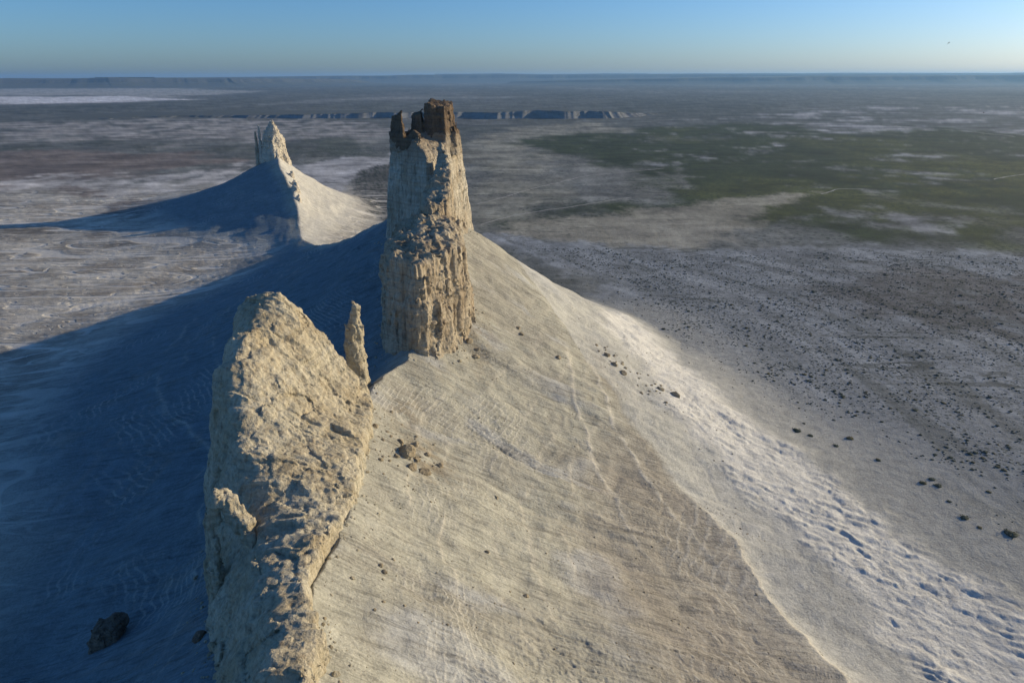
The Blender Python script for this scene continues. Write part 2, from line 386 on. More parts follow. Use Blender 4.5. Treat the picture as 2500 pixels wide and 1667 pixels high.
class NT:
    """tiny node-tree writer"""
    def __init__(self, name, rough=.95):
        self.m = bpy.data.materials.new(name); self.m.use_nodes = True; self.t = self.m.node_tree; self.t.nodes.clear()
        self.out = self.t.nodes.new('ShaderNodeOutputMaterial'); self.b = self.t.nodes.new('ShaderNodeBsdfPrincipled')
        self.b.inputs['Roughness'].default_value = rough; self.b.inputs['Specular IOR Level'].default_value = .12
        self.t.links.new(self.b.outputs[0], self.out.inputs['Surface'])
        self.pos = self.n('ShaderNodeNewGeometry').outputs['Position']
    def n(self, typ, **kw):
        x = self.t.nodes.new(typ)
        for k, v in kw.items(): setattr(x, k, v)
        return x
    def l(self, a, b): self.t.links.new(a, b)
    def scaled(self, v, rot=0.0):
        m = self.n('ShaderNodeMapping'); m.inputs['Scale'].default_value = v; m.inputs['Rotation'].default_value = (0, 0, rot)
        self.l(self.pos, m.inputs['Vector']); return m.outputs[0]
    def noise(self, v, detail=4, rough=.55, dist=0.0, rot=0.0):
        x = self.n('ShaderNodeTexNoise'); x.inputs['Scale'].default_value = 1.0; x.inputs['Detail'].default_value = detail
        x.inputs['Roughness'].default_value = rough; x.inputs['Distortion'].default_value = dist
        self.l(self.scaled(v, rot), x.inputs['Vector']); return x.outputs['Fac']
    def ramp(self, fac, stops):
        x = self.n('ShaderNodeValToRGB'); e = x.color_ramp.elements
        while len(e) < len(stops): e.new(.5)
        for i, (p, c) in enumerate(stops):
            e[i].position = p; e[i].color = (c, c, c, 1) if not hasattr(c, '__len__') else (*c, 1)
        self.l(fac, x.inputs['Fac']); return x.outputs['Color']
    def math(self, op, a, b=None, c=None):
        x = self.n('ShaderNodeMath', operation=op)
        for i, v in enumerate((a, b, c)):
            if v is None: continue
            if hasattr(v, 'links') or hasattr(v, 'is_linked'): self.l(v, x.inputs[i])
            else: x.inputs[i].default_value = v
        return x.outputs[0]
    def mix(self, a, b, f, mode='MIX'):
        x = self.n('ShaderNodeMix', data_type='RGBA', blend_type=mode)
        for k, v in ((6, a), (7, b)):
            if hasattr(v, 'is_linked'): self.l(v, x.inputs[k])
            else: x.inputs[k].default_value = (*v, 1)
        if hasattr(f, 'is_linked'): self.l(f, x.inputs[0])
        else: x.inputs[0].default_value = f
        return x.outputs[2]
    def attr(self, name):
        x = self.n('ShaderNodeAttribute', attribute_name=name); return x
    def z(self):
        x = self.n('ShaderNodeSeparateXYZ'); self.l(self.pos, x.inputs[0]); return x.outputs
    def bump(self, h, dist, strength=1.0, prev=None):
        x = self.n('ShaderNodeBump'); x.inputs['Distance'].default_value = dist; x.inputs['Strength'].default_value = strength
        self.l(h, x.inputs['Height'])
        if prev is not None: self.l(prev, x.inputs['Normal'])
        return x.outputs[0]
    def done(self, colour, normal=None):
        if hasattr(colour, 'is_linked'): self.l(colour, self.b.inputs['Base Color'])
        else: self.b.inputs['Base Color'].default_value = (*colour, 1)
        if normal is not None: self.l(normal, self.b.inputs['Normal'])
        return self.m

def ground_material():
    k = NT('ground_soil')
    col = k.attr('Col').outputs['Color']; scree = k.attr('scree').outputs['Fac']; veg = k.attr('veg').outputs['Fac']
    plainm = k.math('SUBTRACT', 1.0, scree)
    # downslope rills on scree: fine streaks across the ridge
    rill = k.noise((.06, .60, .05), 5, .62, .8, rot=0.12)
    rills = k.ramp(rill, [(.36, .60), (.49, 1.0), (.66, 1.12)])
    c = k.mix(col, k.mix(col, rills, 1.0, 'MULTIPLY'), k.math('MULTIPLY', scree, .75))
    # animal terracettes: pale lines along the contour, in patches
    zz = k.z()[2]
    wob = k.noise((.03, .03, .03), 3, .5)
    ph = k.math('MULTIPLY_ADD', zz, 4.6, k.math('MULTIPLY', wob, 7.0))
    ln = k.math('SINE', ph)
    lines = k.ramp(ln, [(.30, 0.0), (.95, 1.0)])
    pm = k.ramp(k.noise((.014, .012, .02), 2, .5), [(.53, 0.0), (.62, 1.0)])
    brk = k.ramp(k.noise((.25, .25, .25), 2, .5), [(.32, 0.0), (.50, 1.0)])
    lm = k.math('MULTIPLY', k.math('MULTIPLY', lines, pm), k.math('MULTIPLY', k.math('MULTIPLY', scree, brk), .36))
    c = k.mix(c, (.60, .57, .48), lm)
    # ragged small patches of the open plain
    pl = k.math('MULTIPLY', plainm, k.attr('open').outputs['Fac'])
    pt = k.noise((.0045, .0085, .01), 9, .72, .5); c = k.mix(c, k.mix(c, k.ramp(pt, [(.34, .50), (.5, 1.0), (.66, 1.45)]), 1.0, 'MULTIPLY'), pl)
    # pebbles, clods, crust
    fine = k.noise((.9, .9, .9), 5, .65); f2 = k.noise((.16, .16, .16), 5, .6)
    c = k.mix(c, k.ramp(fine, [(.28, .66), (.5, 1.0), (.72, 1.26)]), k.ramp(k.noise((.02, .03, .03), 3, .6), [(.35, .45), (.62, 1.0)]), 'MULTIPLY')
    grit = k.noise((2.6, 2.6, 2.6), 3, .7); c = k.mix(c, k.ramp(grit, [(.30, .72), (.5, 1.0), (.70, 1.22)]), .6, 'MULTIPLY')
    c = k.mix(c, k.ramp(f2, [(.30, .82), (.5, 1.0), (.72, 1.14)]), .8, 'MULTIPLY')
    peb = k.n('ShaderNodeTexVoronoi', feature='F1'); peb.inputs['Scale'].default_value = .55; k.l(k.pos, peb.inputs['Vector'])
    pd = k.ramp(peb.outputs['Distance'], [(.10, 1.0), (.20, 0.0)])
    pr = k.ramp(k.noise((.05, .05, .05), 3, .6), [(.47, 0.0), (.60, 1.0)])
    c = k.mix(c, (.11, .095, .075), k.math('MULTIPLY', k.math('MULTIPLY', pd, pr), .55))
    # far scrub too small to build: dark flecks on the steppe
    sc = k.n('ShaderNodeTexVoronoi', feature='F1'); sc.inputs['Scale'].default_value = .105; k.l(k.pos, sc.inputs['Vector'])
    sd = k.ramp(sc.outputs['Distance'], [(.22, 1.0), (.42, 0.0)])
    c = k.mix(c, (.035, .045, .028), k.math('MULTIPLY', k.math('MULTIPLY', sd, veg), .85))
    # washes braiding over the left plain: white threads between brown crusts
    leftm = k.attr('leftm').outputs['Fac']
    def thread(sc, wid, dist, rot):
        q = k.noise(sc, 1.5, .45, dist, rot); d = k.math('ABSOLUTE', k.math('SUBTRACT', q, .5))
        return k.ramp(d, [(wid*.6, 1.0), (wid, 0.0)])
    t1 = thread((.0030, .014, .01), .022, 1.1, -.9); t2 = thread((.0065, .030, .01), .024, 1.0, -.95); t3 = thread((.018, .075, .01), .03, .9, -.85)
    th = k.math('MAXIMUM', t1, k.math('MULTIPLY', t2, .8)); th = k.math('MAXIMUM', th, k.math('MULTIPLY', t3, .45))
    crust = k.ramp(k.noise((.02, .035, .02), 6, .65, .8, -.85), [(.38, 1.0), (.58, .60)])
    cl = k.mix(c, crust, .9, 'MULTIPLY'); cl = k.mix(cl, (.62, .595, .52), k.math('MULTIPLY', th, .85))
    c = k.mix(c, cl, leftm)
    thh = k.math('MULTIPLY', th, leftm)
    rightp = k.attr('rightp').outputs['Fac']
    r1 = thread((.0035, .013, .01), .016, 1.8, .30); r2 = thread((.009, .034, .01), .018, 1.6, .42)
    rt = k.math('MULTIPLY', k.math('MAXIMUM', r1, k.math('MULTIPLY', r2, .7)), k.ramp(k.noise((.004, .006, .01), 3, .6), [(.45, 0.0), (.58, 1.0)]))
    c = k.mix(c, (.055, .06, .045), k.math('MULTIPLY', k.math('MULTIPLY', rt, rightp), .6))
    s2 = k.n('ShaderNodeTexVoronoi', feature='F1'); s2.inputs['Scale'].default_value = .30; k.l(k.pos, s2.inputs['Vector'])
    d2 = k.ramp(s2.outputs['Distance'], [(.26, 1.0), (.40, 0.0)])
    c = k.mix(c, (.035, .045, .03), k.math('MULTIPLY', k.math('MULTIPLY', d2, k.attr('flat').outputs['Fac']), .8))
    h = k.math('MULTIPLY_ADD', rill, k.math('MULTIPLY', scree, .55), k.math('MULTIPLY', fine, .8))
    nb = k.bump(h, .6, .85)
    nb = k.bump(f2, 1.1, .7, nb)
    nb = k.bump(lm, .35, .8, nb); nb = k.bump(k.math('SUBTRACT', 1.0, thh), 1.4, .9, nb)
    return k.done(c, nb)
MAT_GROUND = ground_material()

# ------------------------------------------------------------------ the ground: one sheet, finer where it is near
def _ap(a): return np.asarray(a)
def build_ground():
    rr = [.3, 14.0, 24.0, 36.0, 48.0, 58.0, 66.0]; r = 72.0; He = 200.0
    while r < 60000:
        rr.append(r); r += min(.00185*(r*r+He*He)/He*(.8 if r < 420 else 1.0), r*.05)
    rr = np.array(rr)
    a = np.concatenate([np.arange(-180, -52, 2.0), np.arange(-52, -41, .25), np.arange(-41, 41, .112), np.arange(41, 52, .25), np.arange(52, 180, 2.0)])
    a = np.radians(a); na = len(a); nr = len(rr)
    R, A = np.meshgrid(rr, a, indexing='ij')
    x = (R*np.sin(A)).ravel(); y = (R*np.cos(A)).ravel()
    zs, cs, ms = [], [], []
    for k in range(0, len(x), 40000):                               # in pieces that fit the cache
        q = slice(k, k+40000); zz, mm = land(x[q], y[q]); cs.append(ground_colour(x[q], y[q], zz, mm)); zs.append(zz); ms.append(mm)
    z = np.concatenate(zs); col = np.concatenate(cs); M = {k: np.concatenate([m[k] for m in ms]) for k in ms[0]}
    far = sst(30000, 60000, M['r']); z = z - 60*far
    V = np.stack([x, y, z], 1)
    i = np.arange(nr-1)[:, None]*na; j = np.arange(na)[None, :]; j2 = (j+1) % na
    F = np.stack([i+j, i+j2, i+na+j2, i+na+j], -1).reshape(-1, 4)[:, ::-1]
    me = mesh_np('ground', V, F)
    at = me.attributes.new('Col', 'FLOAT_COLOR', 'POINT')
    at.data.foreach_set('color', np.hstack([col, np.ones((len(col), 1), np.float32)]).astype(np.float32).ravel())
    s = _ap(M['scree']*(1-.9*M['toe'])*(1-.7*M['below'])).astype(np.float32)
    me.attributes.new('scree', 'FLOAT', 'POINT').data.foreach_set('value', s)
    rr_ = M['r']
    me.attributes.new('open', 'FLOAT', 'POINT').data.foreach_set('value', _ap(sst(650, 1300, rr_)).astype(np.float32))
    xp, yp = V[:, 0], V[:, 1]; pf = [gp(a, b) for a, b in [(1175,572),(1400,592),(1700,612),(2050,602),(2900,640),(2900,1300),(2440,1180),(2200,1075),(1950,985),(1780,900),(1620,800),(1500,720),(1350,645)]]
    nq = (rr_ > 300) & (rr_ < 1300) & M['right']; fl_ = np.zeros(len(xp)); fl_[nq] = sst(10, -50, sdpoly(xp[nq], yp[nq], pf)+25*fbm2(xp[nq]/40., yp[nq]/40., 3, 77))*(.35+.65*sst(-.2, .25, fbm2(xp[nq]/60., yp[nq]/45., 3, 78)))
    me.attributes.new('flat', 'FLOAT', 'POINT').data.foreach_set('value', _ap(fl_).astype(np.float32))
    me.attributes.new('rightp', 'FLOAT', 'POINT').data.foreach_set('value', _ap(M['right']*(1-M['scree'])*(1-M['toe'])*sst(420, 650, rr_)*sst(6000, 3000, rr_)).astype(np.float32))
    me.attributes.new('leftm', 'FLOAT', 'POINT').data.foreach_set('value', _ap(M['left']*(1-M['scree'])).astype(np.float32))
    veg = (.35*sst(230, 420, rr_)+.65*sst(650, 1100, rr_))*sst(4500, 2500, rr_)*M['right']*(1-M['scree'])*(1-M['toe'])*np.clip(1.6-col.mean(1)*5.0, 0, 1)
    me.attributes.new('veg', 'FLOAT', 'POINT').data.foreach_set('value', _ap(veg).astype(np.float32))
    o = link('ground', me, MAT_GROUND); tag(o, 'pale desert plain with long scree slopes falling from the ridge', None, None, 'structure')
    print('ground', len(V), 'verts', len(F), 'quads', round(time.time()-T0, 1), 's')
    return o
GROUND = build_ground()
# ------------------------------------------------------------------ rock builder: solid field -> surface
def surface_nets(F, org, h):
    ins = F > 0
    nx, ny, nz = F.shape
    corner = [(i, j, k) for i in (0, 1) for j in (0, 1) for k in (0, 1)]
    cs = lambda A, c: A[c[0]:nx-1+c[0], c[1]:ny-1+c[1], c[2]:nz-1+c[2]]
    cnt = sum(cs(ins, c).astype(np.int8) for c in corner)
    act = (cnt > 0) & (cnt < 8)
    idx = np.argwhere(act)
    vid = np.full(act.shape, -1, np.int64); vid[act] = np.arange(len(idx))
    fv = {c: F[idx[:, 0]+c[0], idx[:, 1]+c[1], idx[:, 2]+c[2]] for c in corner}
    acc = np.zeros((len(idx), 3)); w = np.zeros(len(idx))
    for a in corner:
        for ax in range(3):
            if a[ax]: continue
            b = list(a); b[ax] = 1; b = tuple(b)
            fa, fb = fv[a], fv[b]
            m = (fa > 0) != (fb > 0)
            t = np.where(m, fa/(fa-fb+1e-12), 0)
            p = np.tile(np.array(a, float), (len(idx), 1)); p[:, ax] = t
            acc += p*m[:, None]; w += m
    V = (idx+acc/w[:, None])*h+np.array(org)
    faces = []
    for ax in range(3):
        o1, o2 = [(1, 2), (2, 0), (0, 1)][ax]
        sl0 = [slice(None)]*3; sl1 = [slice(None)]*3; sl0[ax] = slice(0, -1); sl1[ax] = slice(1, None)
        A = ins[tuple(sl0)]; B = ins[tuple(sl1)]
        e = np.argwhere(A != B)
        e = e[(e[:, o1] > 0) & (e[:, o2] > 0) & (e[:, o1] < F.shape[o1]-1) & (e[:, o2] < F.shape[o2]-1)]
        flip = A[e[:, 0], e[:, 1], e[:, 2]]
        q = []
        for d1, d2 in ((1, 1), (0, 1), (0, 0), (1, 0)):
            c = e.copy(); c[:, o1] -= d1; c[:, o2] -= d2
            q.append(vid[c[:, 0], c[:, 1], c[:, 2]])
        q = np.stack(q, 1)
        faces.append(np.where(flip[:, None], q, q[:, ::-1]))
    Fq = np.vstack(faces); Fq = Fq[(Fq >= 0).all(1)]
    return V, Fq
class Top:
    """top surface through control points (linear radial basis)"""
    def __init__(self, pts):
        P = np.array(pts, float); self.P = P[:, :2]; n = len(P)
        K = np.linalg.norm(self.P[:, None]-self.P[None], axis=-1)
        A = np.zeros((n+1, n+1)); A[:n, :n] = -K; A[:n, n] = 1; A[n, :n] = 1
        self.w = np.linalg.solve(A, np.append(P[:, 2], 0)); self.lo = P[:, 2].min(); self.hi = P[:, 2].max()
    def __call__(self, x, y):
        r = np.full(x.shape, self.w[-1])
        for p, w in zip(self.P, self.w[:-1]): r = r-w*np.hypot(x-p[0], y-p[1])
        return np.clip(r, self.lo-4, self.hi+1.5)
def facets(x, y, z, cell, seed, zs=1.5, crack=.35):
    """broken flat faces: a cell pattern in which every cell has its own offset and tilt"""
    u = x/cell; v = y/cell; w = z/(cell*zs); bu = np.floor(u-.5); bv = np.floor(v-.5); bw = np.floor(w-.5)
    best = np.full(x.shape, 9.0); sec = best.copy(); out = np.zeros(x.shape)
    for i in (0, 1):
        for j in (0, 1):
            for k in (0, 1):
                a, b, c = bu+i, bv+j, bw+k
                du = u-(a+.5+.8*(_h(a, b, c, seed)-.5)); dv = v-(b+.5+.8*(_h(a, b, c, seed+1)-.5)); dw = w-(c+.5+.8*(_h(a, b, c, seed+2)-.5))
                d = du*du+dv*dv+dw*dw; m = d < best
                o = (_h(a, b, c, seed+3)-.5)*1.3+1.6*((_h(a, b, c, seed+4)-.5)*du+(_h(a, b, c, seed+5)-.5)*dv+(_h(a, b, c, seed+6)-.5)*dw)
                out = np.where(m, o, out); sec = np.where(m, best, np.minimum(sec, d)); best = np.where(m, d, best)
    return out-crack*sst(.10, .0, np.sqrt(sec)-np.sqrt(best))
def beds(x, y, z, thick, seed):
    """ledges: every bed of rock stands out or back by its own amount"""
    zb = (z+1.0*noise2(x/28., y/28., seed))/thick; zb = zb+.45*np.sin(zb*1.7)+.3*np.sin(zb*.61+seed); k = np.floor(zb); z0_ = np.zeros(1, np.int64)
    f = zb-k
    o = _h(k, k*0+3, z0_, seed)*2-1; o2 = noise2(x/7.+17*k, y/7.-9*k, seed+4)
    return (o*.7+o2*.8)*(1-.35*sst(.7, 1., f)) - .5*sst(.86, .97, f)
def rock_field(foot, top, z0, z1, h, taper=.06, flute=(2.2, 6.0, 40.0), ledge=.5, rough=1.0, seed=0, topn=1.2, lean=(0, 0), pits=0.0, extra=None, round_=2.0, blocks=(), fc=(8.0, 1.15, 3.6, .75, 1.9, .38)):
    P = np.array(foot); pad = 6
    ax = np.arange(P[:, 0].min()-pad, P[:, 0].max()+pad+h, h); ay_ = np.arange(P[:, 1].min()-pad, P[:, 1].max()+pad+h, h); az = np.arange(z0, z1+h, h)
    X, Y = np.meshgrid(ax, ay_, indexing='ij')
    sd = sdpoly(X, Y, foot); T = top(X, Y)+topn*fbm2(X/7., Y/7., 4, seed+3)*2.0
    gx, gy = np.gradient(T, h); c = 1/np.sqrt(1+gx*gx+gy*gy)
    Z = az[None, None, :]
    f1 = -(sd[:, :, None]) - taper*(Z-z0); f2 = (T[:, :, None]-Z)*c[:, :, None]
    F = np.minimum(f1, f2) - .25*np.clip(round_-np.abs(f1-f2), 0, None)
    for bp, bz0, bz1, bt, (tx, ty) in blocks:                        # separate upstanding blocks: outline, heights, taper, tilt of the top
        c0 = np.mean(bp, axis=0); b1 = -(sdpoly(X, Y, bp))[:, :, None]-bt*(Z-bz0); b2 = (bz1+tx*(X-c0[0])+ty*(Y-c0[1]))[:, :, None]-Z
        F = np.maximum(F, np.minimum(np.minimum(b1, b2), Z-bz0))
    band = np.abs(F) < 5.5
    ii = np.argwhere(band)
    x = ax[ii[:, 0]]; y = ay_[ii[:, 1]]; z = az[ii[:, 2]]
    wx = 2.0*noise3(x/11., y/11., z/14., seed+1); wy = 2.0*noise3(x/11., y/11., z/14., seed+2)
    a, wl, wz = flute
    n = a*(fbm3((x+wx)/wl, (y+wy)/wl, z/wz, 3, seed+11)*1.4)
    cr = 1-np.abs(noise3((x+wx)/(wl*.8), (y+wy)/(wl*.8), z/(wz*1.3), seed+19))      # cracks between columns
    n = n-.55*a*sst(.86, 1.0, cr)
    n = n+ledge*(beds(x, y, z, 3.1, seed+23)+.6*beds(x, y, z, 1.25, seed+29))
    n = n+rough*(fc[1]*facets(x+wx, y+wy, z, fc[0], seed+31)+fc[3]*facets(x+.5*wx, y+.5*wy, z, fc[2], seed+41)+fc[5]*facets(x, y, z, fc[4], seed+51)+.12*fbm3(x/2.0, y/2.0, z/2.0, 2, seed+37))
    if pits:
        pz = noise3(x/5.5, y/5.5, z/4.5, seed+41); n = n-pits*sst(.35, .75, pz)
    if extra is not None: n = n+extra(x, y, z)
    F[band] += n
    F[:, :, 0] = np.minimum(F[:, :, 0], -.5*h)
    F[:, :, -1] = np.minimum(F[:, :, -1], -.5*h)
    return F, (ax[0], ay_[0], z0)
def rock_mesh(name, h, *a, **k):
    F, org = rock_field(*a, h=h, **k)
    V, Q = surface_nets(F, org, h)
    return V, Q
def biggest(V, Q):
    """keep the largest connected piece"""
    lab = np.arange(len(V))
    for _ in range(400):
        m = lab[Q].min(1); new = lab.copy()
        for c in range(4): np.minimum.at(new, Q[:, c], m)
        new = new[new]
        if (new == lab).all(): break
        lab = new
    u, n = np.unique(lab, return_counts=True); keep = lab == u[n.argmax()]
    q = Q[keep[Q[:, 0]]]; mp = np.cumsum(keep)-1
    return V[keep], mp[q]
def sub_mesh(V, Q, mask):
    q = Q[mask]; used = np.zeros(len(V), bool); used[q.ravel()] = True; mp = np.cumsum(used)-1
    return V[used], mp[q]

def rock_material(name, base, stain, dark, zmix=None, zlo=0, zhi=1, strata=.7, streak=.6, lum=(.68, 1.2)):
    k = NT(name)
    big = k.noise((.05, .05, .03), 5, .6); c = k.mix(base, stain, k.ramp(big, [(.40, 0.0), (.66, 1.0)]))
    stv = k.noise((.55, .55, .035), 5, .6, .4)                      # drip stains running down the wall
    c = k.mix(c, dark, k.math('MULTIPLY', k.ramp(stv, [(.50, 0.0), (.70, 1.0)]), streak))
    lay = k.noise((.015, .015, .9), 4, .65, .2)                     # bedding
    c = k.mix(c, k.ramp(lay, [(.32, lum[0]), (.5, 1.0), (.68, lum[1])]), strata, 'MULTIPLY')
    fine = k.noise((1.1, 1.1, 1.1), 6, .65); mid = k.noise((.3, .3, .25), 5, .6)
    c = k.mix(c, k.ramp(fine, [(.30, .70), (.5, 1.0), (.72, 1.2)]), .8, 'MULTIPLY')
    c = k.mix(c, k.ramp(mid, [(.30, .80), (.5, 1.0), (.72, 1.14)]), .7, 'MULTIPLY')
    if zmix is not None:
        zz = k.z()[2]
        f = k.math('MULTIPLY_ADD', k.noise((.06, .06, .02), 3, .5), 14.0, zz)
        mr = k.n('ShaderNodeMapRange'); k.l(f, mr.inputs[0]); mr.inputs[1].default_value = zlo+7; mr.inputs[2].default_value = zhi+7
        c = k.mix(c, k.mix(c, zmix, .8), mr.outputs[0])
    hgt_ = k.math('ADD', k.math('MULTIPLY', fine, .7), k.math('MULTIPLY', stv, .6))
    nb = k.bump(hgt_, .9, .9); nb = k.bump(lay, .4, .5, nb); nb = k.bump(mid, 1.6, .7, nb)
    return k.done(c, nb)
MAT_CREAM = rock_material('cream_chalk', (.50,.455,.335), (.40,.335,.215), (.17,.12,.07), streak=.55)
MAT_BLOCK = rock_material('weathered_chalk', (.46,.40,.29), (.36,.28,.18), (.13,.095,.06), streak=.7)
MAT_FANG = rock_material('pale_fang_chalk', (.52,.475,.37), (.38,.32,.225), (.15,.11,.07), zmix=(.17,.12,.075), zlo=170, zhi=196, streak=.75)
MAT_CAP = rock_material('dark_brown_caprock', (.19,.14,.09), (.12,.085,.053), (.05,.036,.025), streak=.6, strata=.7)
MAT_FAR = rock_material('far_chalk', (.58,.53,.42), (.48,.42,.32), (.25,.20,.15), streak=.35)
MAT_BROWN = rock_material('brown_stone', (.16,.12,.085), (.24,.19,.14), (.05,.04,.03), streak=.5)
MAT_CLOD = rock_material('tan_clod', (.40,.34,.23), (.31,.25,.16), (.12,.09,.06), streak=.4)

def ground_at(pts): 
    a = np.array(pts, float); return land(a[:, 0], a[:, 1])[0]

# ---- the near fin: a slab with a sheer shaded left wall and a long slanting sunlit face
fin_foot = [(-126,292),(-127,262),(-124,240),(-118,220),(-112,204),(-105,188),(-99,174),(-93,162),(-88,152),(-80,136),(-71,118),(-64,100),(-42,98),(-46,118),(-47,134),(-54,148),(-58,160),(-57,176),(-56,196),(-57,222),(-59,245),(-61,262),(-63,280),(-68,294),(-96,302),(-118,300)]
fin_top = Top([(-127,262,84),(-124,240,78),(-118,220,74),(-112,204,71),(-105,188,69),(-99,174,68),(-88,152,69),(-71,118,72),
               (-120,286,137),(-118,262,129),(-116,246,123),(-111,234,116),(-106,225,110),(-100,217,107),(-95,212,105),(-89,203,100),(-85,196,95),(-82,182,93),(-77,165,95),(-70,152,97),(-63,140,99),(-58,124,103),(-54,106,106),
               (-112,290,139),(-103,289,141),(-92,284,124),(-80,286,105),(-68,288,93),(-108,262,131),(-97,262,120),(-85,264,106),(-72,268,93),(-60,262,91),(-103,240,119),(-92,242,112),(-80,244,102),(-66,246,96),(-57,244,90),
               (-90,222,106),(-78,224,100),(-64,226,96),(-55,222,91),(-80,200,97),(-68,200,95),(-56,198,90),(-54,196,93),(-72,180,95),(-62,180,96),(-55,178,95),(-68,165,97),(-57,164,96),(-56,148,98),(-49,130,98),(-46,112,100)])
def fin_extra(x, y, z):
    e = np.zeros(x.shape)
    # small caves on the sunlit face
    for cx, cy, cz, r in ((-53,196,90.,3.6),(-51,232,84,2.6),(-49,210,84,2.6),(-57,182,92,2.2)):
        e -= 4.5*np.exp(-((x-cx)**2+(y-cy)**2+((z-cz)*1.3)**2)/(r*r))
    # runoff grooves down the slanting face
    yy = y+.25*z+1.5*noise3(x/9., y/9., z/9., 731)
    e += .42*(1-2*np.abs(noise3(yy/2.6, z*0, z/34., 733)))+.25*(1-2*np.abs(noise3(yy/1.3, z*0, z/20., 735)))
    return e
V, Q = rock_mesh('fin', .64, fin_foot, fin_top, 60, 146, taper=.03, flute=(.6, 3.5, 30.), ledge=.3, rough=1.0, seed=100, topn=.4, pits=.0, extra=fin_extra, fc=(12., 1.0, 5.0, .30, 2.2, .15))
V, Q = biggest(V, Q)
base = np.array([-85., 200., 60.])
rf = link('rock_fin', mesh_np('rock_fin', V-base, Q, False), MAT_CREAM, loc=base)
tag(rf, 'largest cream rock fin in the foreground, sheer shaded left wall and slanting sunlit face', 'rock')

# horn on its left edge: a crooked spur with a hollow
def tube_rock(pts, rad, h, seed, rough=.8, fl=.8):
    P = np.array(pts, float); R = np.array(rad, float)
    lo = (P-R[:, None]).min(0)-3; hi = (P+R[:, None]).max(0)+3
    ax = [np.arange(lo[i], hi[i]+h, h) for i in range(3)]
    X, Y, Z = np.meshgrid(*ax, indexing='ij'); F = np.full(X.shape, -99.)
    for a, b, ra, rb in zip(P[:-1], P[1:], R[:-1], R[1:]):
        e = b-a; t = np.clip(((X-a[0])*e[0]+(Y-a[1])*e[1]+(Z-a[2])*e[2])/(e@e), 0, 1)
        d = np.sqrt((X-a[0]-e[0]*t)**2+(Y-a[1]-e[1]*t)**2+(Z-a[2]-e[2]*t)**2)
        F = np.maximum(F, ra+(rb-ra)*t-d)
    F += .45*rough*(fbm3(X/3., Y/3., Z/3., 3, seed)+.6*fbm3(X/7., Y/7., Z/7., 2, seed+5)) + fl*fbm3(X/2.6, Y/2.6, Z/13., 2, seed+7)
    nr = np.abs(F) < 3.5; xx, yy, zz = X[nr], Y[nr], Z[nr]
    F[nr] += rough*(.7*facets(xx, yy, zz, 4.2, seed+11)+.4*facets(xx, yy, zz, 2.0, seed+21)+.35*beds(xx, yy, zz, 2.0, seed+31))
    F[:, :, 0] = -1; F[:, :, -1] = -1
    return biggest(*surface_nets(F, lo, h))
hb = Vector((-96., 186., 60.))
V, Q = tube_rock([(-84,184,88),(-88,186,95),(-92,188,101),(-95,188,103.5),(-97,186,99),(-97.5,184,92),(-97,181,84),(-97,179,66)], [4.0,3.6,3.0,2.6,2.1,1.7,1.9,3.0], .45, 150, rough=1.5, fl=1.2)
o = link('rock_horn', mesh_np('rock_horn', V-base, Q), MAT_CREAM, parent=rf); o['label'] = 'crooked rock horn with a hollow at its foot'

# ---- needle in the gap
nx_, ny_, nz_ = ay(880, 975, 310)
g0 = hgt(nx_, ny_)
V, Q = tube_rock([(nx_-.5,ny_,g0-14),(nx_,ny_,g0+2),(nx_-.6,ny_,g0+14),(nx_-.6,ny_,g0+26),(nx_+.2,ny_,g0+38),(nx_+1.2,ny_,g0+45)], [7.2,6.0,5.2,4.5,3.2,2.0], .4, 170, rough=.75, fl=1.0)
V2, Q2 = tube_rock([(nx_-.6,ny_,g0+22),(nx_-2.6,ny_-.5,g0+35)], [3.2,1.8], .4, 175, rough=.9)
Vt = np.vstack([V, V2]); Qt = np.vstack([Q, Q2+len(V)])
nb_ = np.array([nx_, ny_, g0])
ndl = link('rock_needle', mesh_np('rock_needle', V-nb_, Q, False), MAT_CREAM, loc=nb_)
tag(ndl, 'thin free-standing rock needle in the gap between the near fin and the middle block', 'rock')
o = link('shoulder', mesh_np('needle_shoulder', V2-nb_, Q2), MAT_CREAM, parent=ndl)
V3, Q3 = tube_rock([(nx_+1.0,ny_,g0+43),(nx_+.2,ny_,g0+48)], [1.5,.9], .35, 179, rough=.6, fl=.4)
o = link('knob', mesh_np('needle_knob', V3-nb_, Q3), MAT_BLOCK, parent=ndl)
print('near rocks', round(time.time()-T0, 1))

# ---- the middle block with its flat rubble top
blk_foot = [(-80,376),(-73,364),(-62,353),(-52,343),(-42,350),(-33,366),(-24,385),(-22,402),(-26,424),(-36,440),(-60,440),(-74,425),(-80,398)]
blk_top = Top([(-78,366,128),(-70,354,136),(-58,350,138),(-47,350,138),(-38,360,138),(-28,380,138),(-26,402,136),(-70,380,141),(-60,372,141),(-50,372,141),(-40,385,142),(-36,405,145),(-45,400,146),(-58,398,145),(-72,400,140),(-60,425,150),(-48,425,152),(-40,430,148)])
V, Q = rock_mesh('blk', .8, blk_foot, blk_top, 72, 158, taper=.09, flute=(2.3, 5.5, 45.), ledge=.6, rough=.9, seed=200, topn=.6)
V, Q = biggest(V, Q); base = np.array([-52., 392., 72.])
o = link('rock_block', mesh_np('rock_block', V-base, Q, False), MAT_BLOCK, loc=base)
tag(o, 'squat fluted rock block with flat rubble top in front of the tall fang', 'rock')

